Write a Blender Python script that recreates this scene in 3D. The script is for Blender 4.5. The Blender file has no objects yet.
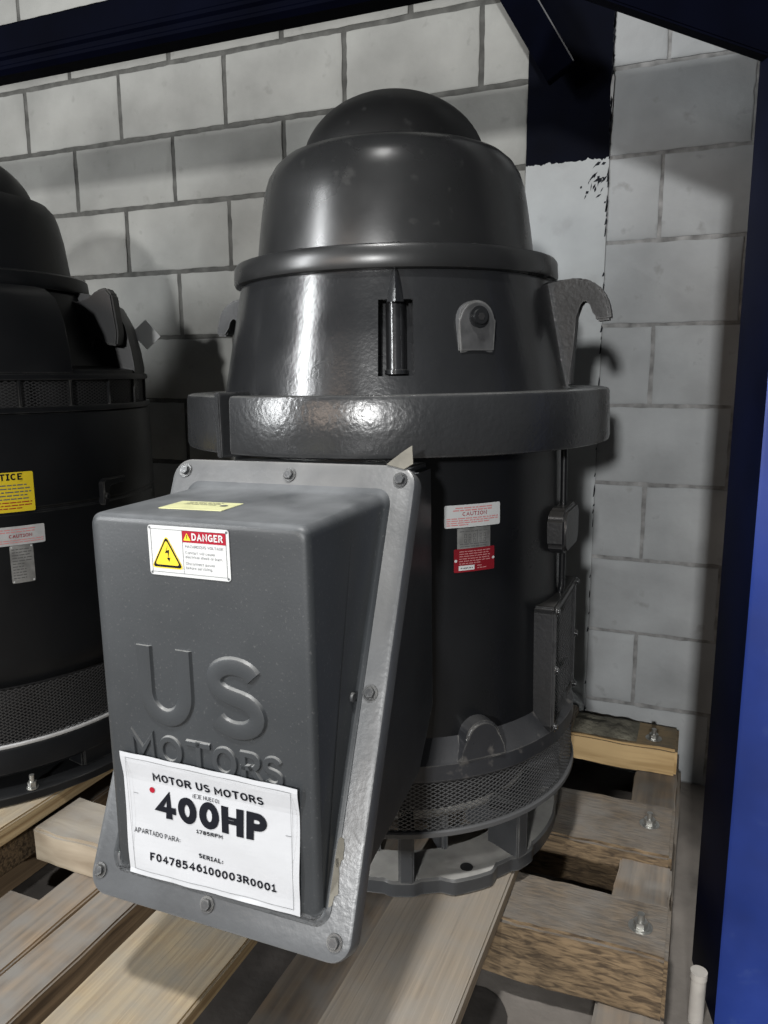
import bpy, bmesh, math, random
from mathutils import Vector, Matrix, noise

# ------------------------------------------------------------------ camera, light, exposure
S = bpy.context.scene
COL = S.collection
PI = math.pi
YAW, PITCH, ROLL = 0.395, 0.178, -0.004
CAM = Vector((0.0, -2.061, 1.083))
cp, sp, cr, sr = math.cos(PITCH), math.sin(PITCH), math.cos(ROLL), math.sin(ROLL)
def _w(v):
    return Vector((v[0]*math.cos(YAW)-v[1]*math.sin(YAW), v[0]*math.sin(YAW)+v[1]*math.cos(YAW), v[2]))
FW = _w((0, cp, -sp))
R0, U0 = _w((1, 0, 0)), _w((0, sp, cp))
RT = R0*cr + U0*sr
UP = U0*cr - R0*sr
cam = bpy.data.objects.new('camera', bpy.data.cameras.new('camera'))
COL.objects.link(cam)
M = Matrix((RT, UP, -FW)).transposed().to_4x4()
M.translation = CAM
cam.matrix_world = M
cam.data.sensor_fit = 'HORIZONTAL'
cam.data.sensor_width = 36.0
cam.data.lens = 36.0*769.0/768.0
cam.data.clip_start = 0.02
S.camera = cam

S.view_settings.view_transform = 'Standard'
S.view_settings.look = 'None'
S.view_settings.gamma = 1.0
S.view_settings.use_curve_mapping = False
S.view_settings.exposure = 0.0

W = bpy.data.worlds.new('hall')
S.world = W
W.use_nodes = True
W.node_tree.nodes['Background'].inputs[0].default_value = (0.90, 0.95, 1.0, 1)
W.node_tree.nodes['Background'].inputs[1].default_value = 0.055

def area(name, loc, target, sx, sy, power, color=(1, 1, 1)):
    d = bpy.data.lights.new(name, 'AREA')
    d.shape = 'RECTANGLE'; d.size = sx; d.size_y = sy; d.energy = power; d.color = color
    o = bpy.data.objects.new(name, d); COL.objects.link(o)
    o.location = loc
    o.rotation_euler = (Vector(target)-Vector(loc)).to_track_quat('-Z', 'Y').to_euler()
    o['kind'] = 'helper'
    return o
# hall lamps over the aisle: two far down the aisle (low), one nearly overhead; left strip is added
def spot(name, loc, target, angle, blend, power, radius, color=(1, 1, 1)):
    d = bpy.data.lights.new(name, 'SPOT')
    d.spot_size = math.radians(angle); d.spot_blend = blend; d.energy = power; d.shadow_soft_size = radius; d.color = color
    o = bpy.data.objects.new(name, d); COL.objects.link(o)
    o.location = loc
    o.rotation_euler = (Vector(target)-Vector(loc)).to_track_quat('-Z', 'Y').to_euler()
    o['kind'] = 'helper'
    return o
area('hall_light_far_right', (0.35, -8.0, 2.2), (-0.3, 0, 1.0), 0.35, 0.35, 380, (1.0, 1.0, 0.99))
area('hall_light_far_left', (-2.5, -8.0, 2.2), (-0.5, 0, 1.0), 1.5, 1.8, 55, (1.0, 0.78, 0.62))
spot('high_bay_light', (-0.25, -2.95, 5.0), (-0.36, -1.50, 0.0), 29, 0.45, 830, 0.16, (1.0, 0.99, 0.97))
area('streak_strip_light', (-3.3, -3.9, 2.1), (-0.6, -0.6, 1.3), 0.40, 2.2, 165, (0.97, 0.99, 1.0))  # added unseen strip, shaped to give the highlight streak on the motor

# ------------------------------------------------------------------ materials
def mat(name, color, rough=0.5, metal=0.0, spec=0.5, bump=0.0, bscale=200.0, var=0.0, vscale=6.0,
        dust=0.0, dustcol=(0.30, 0.29, 0.27), spots=0.0, spotcol=(0.05, 0.05, 0.05), spotscale=20.0, coat=0.0,
        rvar=0.0, bdist=0.001, lowbump=0.0, lowscale=14.0, edge=0.0, edgecol=(0.3, 0.3, 0.3), edger=0.004):
    m = bpy.data.materials.new(name); m.use_nodes = True
    nt = m.node_tree; N = nt.nodes; L = nt.links
    b = N['Principled BSDF']
    b.inputs['Roughness'].default_value = rough
    b.inputs['Metallic'].default_value = metal
    b.inputs['Specular IOR Level'].default_value = spec
    b.inputs['Coat Weight'].default_value = coat
    b.inputs['Coat Roughness'].default_value = 0.15
    c = (*color, 1)
    b.inputs['Base Color'].default_value = c
    tc = N.new('ShaderNodeTexCoord')
    def nz(scale, detail=4.0):
        n = N.new('ShaderNodeTexNoise'); n.inputs['Scale'].default_value = scale; n.inputs['Detail'].default_value = detail
        L.new(tc.outputs['Object'], n.inputs['Vector']); return n
    def ramp(src, lo, hi):
        r = N.new('ShaderNodeMapRange'); r.inputs['From Min'].default_value = lo; r.inputs['From Max'].default_value = hi
        L.new(src, r.inputs['Value']); return r.outputs['Result']
    def mix(fac, a, bb):
        x = N.new('ShaderNodeMix'); x.data_type = 'RGBA'
        if isinstance(fac, float): x.inputs['Factor'].default_value = fac
        else: L.new(fac, x.inputs['Factor'])
        for sock, v in ((x.inputs['A'], a), (x.inputs['B'], bb)):
            if isinstance(v, tuple): sock.default_value = v
            else: L.new(v, sock)
        return x.outputs['Result']
    cur = c
    if var > 0:
        n = nz(vscale, 6.0)
        f = ramp(n.outputs['Fac'], 0.3, 0.7)
        lo = tuple(min(1, k*(1-var)) for k in color)+(1,); hi = tuple(min(1, k*(1+var)) for k in color)+(1,)
        cur = mix(f, lo, hi)
    if spots > 0:
        n = nz(spotscale, 8.0)
        f = ramp(n.outputs['Fac'], 0.62, 0.72)
        mu = N.new('ShaderNodeMath'); mu.operation = 'MULTIPLY'; mu.inputs[1].default_value = spots
        L.new(f, mu.inputs[0]); cur = mix(mu.outputs[0], cur, (*spotcol, 1))
    if dust > 0:
        g = N.new('ShaderNodeNewGeometry'); sx = N.new('ShaderNodeSeparateXYZ'); L.new(g.outputs['Normal'], sx.inputs[0])
        f = ramp(sx.outputs['Z'], 0.35, 0.95)
        n = nz(9.0, 8.0); f2 = ramp(n.outputs['Fac'], 0.25, 0.75)
        mu = N.new('ShaderNodeMath'); mu.operation = 'MULTIPLY'; L.new(f, mu.inputs[0]); L.new(f2, mu.inputs[1])
        mu2 = N.new('ShaderNodeMath'); mu2.operation = 'MULTIPLY'; mu2.inputs[1].default_value = dust; L.new(mu.outputs[0], mu2.inputs[0])
        cur = mix(mu2.outputs[0], cur, (*dustcol, 1))
    if edge > 0:                          # paint worn thin along the arrises
        bv = N.new('ShaderNodeBevel'); bv.samples = 4; bv.inputs['Radius'].default_value = edger
        g = N.new('ShaderNodeNewGeometry'); dt = N.new('ShaderNodeVectorMath'); dt.operation = 'DOT_PRODUCT'
        L.new(bv.outputs['Normal'], dt.inputs[0]); L.new(g.outputs['Normal'], dt.inputs[1])
        f = ramp(dt.outputs['Value'], 0.985, 0.80)
        n = nz(28.0, 6.0); f2 = ramp(n.outputs['Fac'], 0.35, 0.65)
        mu = N.new('ShaderNodeMath'); mu.operation = 'MULTIPLY'; L.new(f, mu.inputs[0]); L.new(f2, mu.inputs[1])
        mu2 = N.new('ShaderNodeMath'); mu2.operation = 'MULTIPLY'; mu2.inputs[1].default_value = edge; L.new(mu.outputs[0], mu2.inputs[0])
        cur = mix(mu2.outputs[0], cur, (*edgecol, 1))
    if not isinstance(cur, tuple): L.new(cur, b.inputs['Base Color'])
    if rvar > 0:
        n = nz(11.0, 5.0); f = N.new('ShaderNodeMapRange')
        f.inputs['To Min'].default_value = max(0.05, rough-rvar); f.inputs['To Max'].default_value = min(1, rough+rvar)
        f.inputs['From Min'].default_value = 0.3; f.inputs['From Max'].default_value = 0.7
        L.new(n.outputs['Fac'], f.inputs['Value']); L.new(f.outputs['Result'], b.inputs['Roughness'])
    if bump > 0:
        n = nz(bscale, 3.0); bp = N.new('ShaderNodeBump'); bp.inputs['Strength'].default_value = bump
        bp.inputs['Distance'].default_value = bdist
        L.new(n.outputs['Fac'], bp.inputs['Height'])
        if lowbump > 0:
            n2 = nz(lowscale, 2.0); b2 = N.new('ShaderNodeBump'); b2.inputs['Strength'].default_value = lowbump
            b2.inputs['Distance'].default_value = 0.01
            L.new(n2.outputs['Fac'], b2.inputs['Height']); L.new(b2.outputs['Normal'], bp.inputs['Normal'])
        L.new(bp.outputs['Normal'], b.inputs['Normal'])
    return m

def wood(name, light, dark, grain=(2.0, 60.0, 60.0), dust=0.5, dustcol=(0.33, 0.31, 0.28), stain=0.3):
    m = bpy.data.materials.new(name); m.use_nodes = True
    nt = m.node_tree; N = nt.nodes; L = nt.links; b = N['Principled BSDF']
    b.inputs['Roughness'].default_value = 0.85; b.inputs['Specular IOR Level'].default_value = 0.25
    tc = N.new('ShaderNodeTexCoord'); mp = N.new('ShaderNodeMapping'); mp.inputs['Scale'].default_value = grain
    L.new(tc.outputs['Object'], mp.inputs['Vector'])
    n1 = N.new('ShaderNodeTexNoise'); n1.inputs['Scale'].default_value = 1.0; n1.inputs['Detail'].default_value = 8.0; n1.inputs['Distortion'].default_value = 0.6
    L.new(mp.outputs['Vector'], n1.inputs['Vector'])
    cr_ = N.new('ShaderNodeValToRGB'); e = cr_.color_ramp.elements
    e[0].position = 0.36; e[0].color = (*dark, 1); e[1].position = 0.62; e[1].color = (*light, 1)
    L.new(n1.outputs['Fac'], cr_.inputs['Fac'])
    n2 = N.new('ShaderNodeTexNoise'); n2.inputs['Scale'].default_value = 7.0; n2.inputs['Detail'].default_value = 6.0
    L.new(tc.outputs['Object'], n2.inputs['Vector'])
    r2 = N.new('ShaderNodeMapRange'); r2.inputs['From Min'].default_value = 0.45; r2.inputs['From Max'].default_value = 0.75
    r2.inputs['To Max'].default_value = stain
    L.new(n2.outputs['Fac'], r2.inputs['Value'])
    mx = N.new('ShaderNodeMix'); mx.data_type = 'RGBA'; L.new(r2.outputs['Result'], mx.inputs['Factor'])
    L.new(cr_.outputs['Color'], mx.inputs['A']); mx.inputs['B'].default_value = (dark[0]*.6, dark[1]*.6, dark[2]*.6, 1)
    g = N.new('ShaderNodeNewGeometry'); sx = N.new('ShaderNodeSeparateXYZ'); L.new(g.outputs['Normal'], sx.inputs[0])
    f = N.new('ShaderNodeMapRange'); f.inputs['From Min'].default_value = 0.5; f.inputs['From Max'].default_value = 0.95
    L.new(sx.outputs['Z'], f.inputs['Value'])
    n3 = N.new('ShaderNodeTexNoise'); n3.inputs['Scale'].default_value = 16.0; n3.inputs['Detail'].default_value = 8.0
    L.new(tc.outputs['Object'], n3.inputs['Vector'])
    r3 = N.new('ShaderNodeMapRange'); r3.inputs['From Min'].default_value = 0.3; r3.inputs['From Max'].default_value = 0.7; r3.inputs['To Min'].default_value = 0.35*dust; r3.inputs['To Max'].default_value = dust
    L.new(n3.outputs['Fac'], r3.inputs['Value'])
    mu = N.new('ShaderNodeMath'); mu.operation = 'MULTIPLY'; L.new(f.outputs['Result'], mu.inputs[0]); L.new(r3.outputs['Result'], mu.inputs[1])
    m2 = N.new('ShaderNodeMix'); m2.data_type = 'RGBA'; L.new(mu.outputs[0], m2.inputs['Factor'])
    L.new(mx.outputs['Result'], m2.inputs['A']); m2.inputs['B'].default_value = (*dustcol, 1)
    L.new(m2.outputs['Result'], b.inputs['Base Color'])
    bp = N.new('ShaderNodeBump'); bp.inputs['Strength'].default_value = 0.5; bp.inputs['Distance'].default_value = 0.003
    L.new(n1.outputs['Fac'], bp.inputs['Height']); L.new(bp.outputs['Normal'], b.inputs['Normal'])
    return m

MT = {}
MT['motor'] = mat('grey_motor_paint', (0.0155, 0.0162, 0.0175), 0.22, spec=0.6, bump=0.35, bscale=150, var=0.25, vscale=5, dust=0.5, dustcol=(0.16, 0.16, 0.155), rvar=0.05, bdist=0.0007, lowbump=0.10, lowscale=12)
MT['body'] = mat('dark_frame_paint', (0.0070, 0.0075, 0.0085), 0.30, spec=0.35, bump=0.3, bscale=150, var=0.25, vscale=5, rvar=0.05, bdist=0.0005)
MT['sidepaint'] = mat('dark_cast_side_paint', (0.012, 0.0125, 0.014), 0.32, spec=0.45, bump=0.6, bscale=130, var=0.25, vscale=8, dust=0.5, dustcol=(0.17, 0.16, 0.145), bdist=0.0008, edge=0.4, edgecol=(0.10, 0.10, 0.10))
MT['ring'] = mat('rough_ring_paint', (0.022, 0.023, 0.0245), 0.27, spec=0.6, bump=0.75, bscale=110, var=0.25, vscale=5, dust=0.6, dustcol=(0.17, 0.17, 0.165), rvar=0.05, bdist=0.0009, edge=0.5, edgecol=(0.14, 0.14, 0.14), edger=0.006)
MT['canopy'] = mat('grey_canopy_paint', (0.017, 0.0175, 0.018), 0.30, spec=0.55, bump=0.12, bscale=120, var=0.2, vscale=6, rvar=0.05, bdist=0.0004, spots=0.3, spotcol=(0.07, 0.07, 0.068), spotscale=35)
MT['dome'] = mat('dull_dome_paint', (0.008, 0.0082, 0.0085), 0.50, spec=0.25, bump=0.12, bscale=120, var=0.25, vscale=9, rvar=0.06, bdist=0.0004, spots=0.4, spotcol=(0.05, 0.05, 0.05), spotscale=30)
MT['cast'] = mat('grey_cast_paint', (0.036, 0.038, 0.041), 0.34, bump=0.5, bscale=150, var=0.25, vscale=8, dust=0.6, dustcol=(0.24, 0.235, 0.22), rvar=0.08, bdist=0.0008, edge=0.6, edgecol=(0.25, 0.25, 0.24))
MT['bossgrey'] = mat('worn_grey_paint', (0.060, 0.061, 0.063), 0.38, bump=0.5, bscale=150, var=0.3, vscale=40, bdist=0.0008, edge=0.6, edgecol=(0.3, 0.3, 0.29))
MT['ledge'] = mat('dusty_ledge_paint', (0.022, 0.023, 0.026), 0.34, bump=0.5, bscale=130, var=0.25, vscale=8, dust=0.18, dustcol=(0.22, 0.21, 0.19), spots=0.5, spotcol=(0.14, 0.13, 0.12), spotscale=30, rvar=0.08, bdist=0.0008, edge=0.7, edgecol=(0.26, 0.25, 0.23))
MT['hookpaint'] = mat('pitted_hook_paint', (0.016, 0.0168, 0.018), 0.42, spec=0.2, bump=0.5, bscale=120, var=0.3, vscale=10, rvar=0.08, bdist=0.0012, edge=0.5, edgecol=(0.2, 0.2, 0.2))
MT['box'] = mat('matte_grey_box_paint', (0.031, 0.0345, 0.038), 0.44, bump=0.3, bscale=240, var=0.16, vscale=5, dust=0.8, dustcol=(0.235, 0.245, 0.255), spots=0.4, spotcol=(0.12, 0.12, 0.12), spotscale=270, rvar=0.06, bdist=0.0004, edge=0.4, edgecol=(0.24, 0.245, 0.25), edger=0.008)
MT['letter'] = mat('raised_letter_paint', (0.031, 0.0345, 0.038), 0.42, var=0.16, vscale=5, dust=0.9, dustcol=(0.36, 0.36, 0.35), bump=0.3, bscale=240, bdist=0.0004)
MT['boxflange'] = mat('grey_box_flange_paint', (0.075, 0.079, 0.084), 0.36, bump=0.6, bscale=110, var=0.18, vscale=8, dust=0.85, dustcol=(0.40, 0.39, 0.37), rvar=0.08, bdist=0.0009, edge=0.5, edgecol=(0.28, 0.28, 0.28), edger=0.006)
MT['black'] = mat('black_motor_paint', (0.0055, 0.006, 0.007), 0.42, spec=0.25, bump=0.15, bscale=150, var=0.2, vscale=5, dust=0.15, dustcol=(0.05, 0.05, 0.048), rvar=0.05, bdist=0.0005, edge=0.55, edgecol=(0.11, 0.108, 0.10))
MT['mesh'] = mat('painted_expanded_metal', (0.095, 0.096, 0.098), 0.4, metal=0.2)
MT['meshblack'] = mat('black_expanded_metal', (0.05, 0.05, 0.051), 0.45, metal=0.3)
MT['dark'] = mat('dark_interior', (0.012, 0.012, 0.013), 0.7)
MT['steel'] = mat('zinc_steel', (0.45, 0.45, 0.43), 0.35, metal=0.9, var=0.25, vscale=40)
MT['dustymetal'] = mat('dusty_cast_metal', (0.30, 0.295, 0.28), 0.75, var=0.3, vscale=18, dust=0.5, dustcol=(0.46, 0.45, 0.42))
MT['white'] = mat('white_label', (0.54, 0.55, 0.55), 0.4)
MT['whitedull'] = mat('dull_white_label', (0.42, 0.42, 0.42), 0.4, var=0.15, vscale=30)
MT['paper'] = mat('white_paper', (0.45, 0.46, 0.48), 0.6, bump=0.3, bscale=25, bdist=0.004)
MT['ink'] = mat('black_ink', (0.008, 0.009, 0.013), 0.6, spec=0.1)
MT['greyink'] = mat('grey_ink', (0.10, 0.105, 0.11), 0.6)
MT['red'] = mat('red_ink', (0.30, 0.008, 0.022), 0.5, spec=0.2)
MT['paleink'] = mat('pale_red_ink', (0.55, 0.22, 0.22), 0.5)
MT['redplate'] = mat('red_plate', (0.20, 0.008, 0.015), 0.35)
MT['pink'] = mat('pale_print', (0.45, 0.20, 0.20), 0.5)
MT['yellow'] = mat('yellow_print', (0.66, 0.50, 0.02), 0.45)
MT['paleyellow'] = mat('pale_yellow_sticker', (0.66, 0.66, 0.36), 0.5, var=0.1, vscale=40)
MT['plate'] = mat('aluminium_plate', (0.40, 0.40, 0.39), 0.42, metal=0.7, var=0.35, vscale=45)
MT['plateink'] = mat('plate_engraving', (0.10, 0.10, 0.10), 0.6)
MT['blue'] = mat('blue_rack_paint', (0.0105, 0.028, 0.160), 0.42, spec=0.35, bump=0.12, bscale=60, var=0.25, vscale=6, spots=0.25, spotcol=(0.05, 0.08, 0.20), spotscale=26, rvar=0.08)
MT['blue_shaded'] = mat('shaded_blue_rack_paint', (0.0016, 0.0030, 0.015), 0.6, spec=0.06, bump=0.1, bscale=60, var=0.3, vscale=8)  # rack blue darkened: shade on the upright's side put into the colour
MT['beam'] = mat('near_black_blue_paint', (0.0007, 0.0011, 0.0042), 0.7, spec=0.02, bump=0.1, bscale=60, var=0.3, vscale=8)
MT['floor'] = mat('concrete_floor', (0.15, 0.135, 0.12), 0.8, bump=0.5, bscale=40, var=0.35, vscale=6, spots=0.5, spotcol=(0.035, 0.03, 0.028), spotscale=9, bdist=0.003)
MT['floorshade'] = mat('shaded_concrete', (0.035, 0.031, 0.028), 0.7, bump=0.5, bscale=40, var=0.4, vscale=9, bdist=0.003)  # dark patches: shade on the floor around the pallets, put into the colour
MT['mortar'] = mat('mortar_joint', (0.075, 0.075, 0.07), 0.9, bump=0.8, bscale=90, var=0.4, vscale=25, bdist=0.003)
MT['mortar_pale'] = mat('painted_mortar_joint', (0.19, 0.19, 0.188), 0.9, bump=0.8, bscale=90, var=0.5, vscale=30, bdist=0.003)
MT['concrete'] = mat('painted_concrete', (0.30, 0.315, 0.32), 0.55, bump=0.3, bscale=60, var=0.12, vscale=8, spots=0.25, spotcol=(0.16, 0.16, 0.16), spotscale=12, bdist=0.002)
MT['colblue'] = mat('dark_blue_column_paint', (0.0008, 0.0014, 0.0050), 0.6, spec=0.04, bump=0.3, bscale=60, var=0.3, vscale=10)
MT['wallL'] = mat('grey_block_paint_left', (0.265, 0.267, 0.253), 0.8, bump=0.6, bscale=70, var=0.26, vscale=3.5, spots=0.3, spotcol=(0.13, 0.13, 0.12), spotscale=22, bdist=0.002)
MT['wallR'] = mat('grey_block_paint_right', (0.28, 0.29, 0.295), 0.75, bump=0.5, bscale=70, var=0.22, vscale=5, spots=0.5, spotcol=(0.15, 0.15, 0.145), spotscale=20, bdist=0.002)
MT['boardP'] = wood('dusty_board', (0.33, 0.265, 0.19), (0.20, 0.155, 0.11), (150, 2.5, 150), 0.95, (0.25, 0.231, 0.203), 0.15)
MT['boardQ'] = wood('yellowish_board', (0.46, 0.35, 0.20), (0.27, 0.185, 0.095), (140, 2.5, 140), 0.93, (0.265, 0.245, 0.205), 0.15)
MT['timberX'] = wood('rough_timber', (0.20, 0.142, 0.084), (0.060, 0.043, 0.028), (30, 150, 150), 0.92, (0.185, 0.172, 0.155), 0.45)
MT['timberback'] = wood('pale_new_timber', (0.55, 0.39, 0.20), (0.36, 0.24, 0.11), (2.2, 50, 40), 0.9, (0.13, 0.12, 0.10), 0.2)
MT['timbergrey'] = wood('grey_weathered_timber', (0.34, 0.29, 0.22), (0.20, 0.16, 0.115), (4, 30, 24), 0.9, (0.28, 0.265, 0.24), 0.3)
MT['stringer'] = wood('dark_stringer', (0.30, 0.21, 0.125), (0.10, 0.068, 0.042), (55, 2.0, 55), 0.92, (0.205, 0.197, 0.183), 0.25)
MT['bark'] = mat('fuzzy_bark', (0.16, 0.15, 0.115), 0.95, bump=1.0, bscale=80, var=0.4, vscale=20, bdist=0.005)
MT['edgelight'] = mat('strut_edge_highlight', (0.06, 0.062, 0.066), 0.5)  # pale strip paints the highlight along the strut's edge
MT['pipe'] = mat('grey_plastic', (0.40, 0.38, 0.35), 0.6, var=0.2, vscale=20)
MT['tape'] = mat('old_glue', (0.12, 0.112, 0.092), 0.7, var=0.3, vscale=30, bump=0.6, bscale=60)

# ------------------------------------------------------------------ mesh helpers
def finish(bm, angle=34):
    bmesh.ops.remove_doubles(bm, verts=bm.verts, dist=1e-6)
    bmesh.ops.recalc_face_normals(bm, faces=bm.faces)
    lim = math.radians(angle)
    for f in bm.faces: f.smooth = True
    for e in bm.edges:
        if len(e.link_faces) == 2:
            if e.calc_face_angle(0) > lim: e.smooth = False
        else: e.smooth = False

def obj(name, bm, mats, parent=None, smooth=True, recalc=True):
    if smooth: finish(bm)
    elif recalc: bmesh.ops.recalc_face_normals(bm, faces=bm.faces)
    me = bpy.data.meshes.new(name); bm.to_mesh(me); bm.free()
    if not isinstance(mats, (list, tuple)): mats = [mats]
    for m in mats: me.materials.append(MT[m] if isinstance(m, str) else m)
    o = bpy.data.objects.new(name, me); COL.objects.link(o)
    if parent is not None: o.parent = parent
    return o
def empty(name, label, cat, mw):
    o = bpy.data.objects.new(name, None); COL.objects.link(o)
    o.empty_display_size = 0.1
    o.matrix_world = mw; o['label'] = label; o['category'] = cat
    return o
def struct(o): o['kind'] = 'structure'; return o

def lathe(bm, prof, n=128, a0=0.0, a1=360.0, mi=0, closed=False):
    full = abs(a1-a0-360) < 1e-6
    k = n if full else n+1
    rings = []
    for i in range(k):
        a = math.radians(a0+(a1-a0)*i/n)
        rings.append([bm.verts.new((r*math.cos(a), r*math.sin(a), z)) for r, z in prof])
    m = len(prof)
    for i in range(n):
        A, B = rings[i], rings[(i+1) % k]
        for j in range(m if closed else m-1):
            q = [A[j], B[j], B[(j+1) % m], A[(j+1) % m]]
            try:
                f = bm.faces.new(q); f.material_index = mi
            except ValueError: pass
    if not full and closed:
        for R in (rings[0], rings[-1]):
            try: bm.faces.new(R).material_index = mi
            except ValueError: pass
    return rings

def prism(bm, pts, ax0, ax1, bev=0.0, mi=0, seg=2):
    """closed polygon pts (list of 3-D points at one end), moved by vector ax1-ax0 for the other end"""
    d = Vector(ax1)-Vector(ax0)
    A = [bm.verts.new(Vector(p)+Vector(ax0)) for p in pts]
    B = [bm.verts.new(Vector(p)+Vector(ax1)) for p in pts]
    n = len(pts); fs = []
    fs.append(bm.faces.new(A)); fs.append(bm.faces.new(B[::-1]))
    for i in range(n): fs.append(bm.faces.new([A[i], B[i], B[(i+1) % n], A[(i+1) % n]]))
    for f in fs: f.material_index = mi
    if bev > 0:
        es = list({e for f in fs for e in f.edges})
        bmesh.ops.bevel(bm, geom=es, offset=bev, segments=seg, affect='EDGES', clamp_overlap=True)

def box(bm, c, s, bev=0.0, rot=None, mi=0, seg=2):
    x, y, z = s[0]/2, s[1]/2, s[2]/2
    b2 = bmesh.new()
    prism(b2, [(-x, -y, 0), (x, -y, 0), (x, y, 0), (-x, y, 0)], (0, 0, -z), (0, 0, z), bev, mi, seg)
    mw = Matrix.Translation(Vector(c)) @ (rot.to_4x4() if rot else Matrix.Identity(4))
    join(bm, b2, mw)

def join(bm, b2, mw=None, mi=None):
    mp = {}
    for v in b2.verts: mp[v] = bm.verts.new(mw @ v.co if mw else v.co)
    for f in b2.faces:
        try:
            g = bm.faces.new([mp[v] for v in f.verts]); g.material_index = f.material_index if mi is None else mi
        except ValueError: pass
    b2.free()

def tube(bm, pts, r, n=10, mi=0, cap=True):
    pts = [Vector(p) for p in pts]; rings = []
    prev = None
    for i, p in enumerate(pts):
        t = (pts[min(i+1, len(pts)-1)]-pts[max(i-1, 0)]).normalized()
        if prev is None:
            u = t.orthogonal().normalized()
        else:
            u = (prev - t*prev.dot(t)).normalized()
        prev = u; w = t.cross(u)
        rings.append([bm.verts.new(p+(u*math.cos(2*PI*k/n)+w*math.sin(2*PI*k/n))*r) for k in range(n)])
    for A, B in zip(rings, rings[1:]):
        for k in range(n):
            bm.faces.new([A[k], A[(k+1) % n], B[(k+1) % n], B[k]]).material_index = mi
    if cap:
        bm.faces.new(rings[0][::-1]).material_index = mi; bm.faces.new(rings[-1]).material_index = mi

def frame(az, r, z):
    """matrix with local x = tangent (to the right seen from outside), y = up, z = outwards, at azimuth az (deg)"""
    a = math.radians(az); n = Vector((math.cos(a), math.sin(a), 0)); t = Vector((-math.sin(a), math.cos(a), 0))
    m = Matrix((t, Vector((0, 0, 1)), n)).transposed().to_4x4(); m.translation = n*r+Vector((0, 0, z)); return m

def hexbolt(r=0.011, h=0.008, washer=True):
    b = bmesh.new()
    if washer:
        cyl(b, 0.0, 0.002, r*1.35, 20)
    pts = [(r*math.cos(k*PI/3), r*math.sin(k*PI/3), 0) for k in range(6)]
    prism(b, pts, (0, 0, 0.001), (0, 0, h), r*0.12, 0, 1)
    return b
def cyl(b, z0, z1, r, n=20, mi=0, r1=None):
    r1 = r if r1 is None else r1
    A = [b.verts.new((r*math.cos(2*PI*k/n), r*math.sin(2*PI*k/n), z0)) for k in range(n)]
    B = [b.verts.new((r1*math.cos(2*PI*k/n), r1*math.sin(2*PI*k/n), z1)) for k in range(n)]
    b.faces.new(A[::-1]).material_index = mi; b.faces.new(B).material_index = mi
    for k in range(n): b.faces.new([A[k], A[(k+1) % n], B[(k+1) % n], B[k]]).material_index = mi

def _arc(cx, cy, rx, ry, a0, a1, n=14):
    return [(cx+rx*math.cos(math.radians(a0+(a1-a0)*i/n)), cy+ry*math.sin(math.radians(a0+(a1-a0)*i/n))) for i in range(n+1)]
_OV = _arc(.5, .5, .5, .5, 90, 450, 32)
_S = _arc(.5, .76, .48, .24, 25, 250, 16)+_arc(.5, .25, .5, .25, 72, -155, 16)
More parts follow.
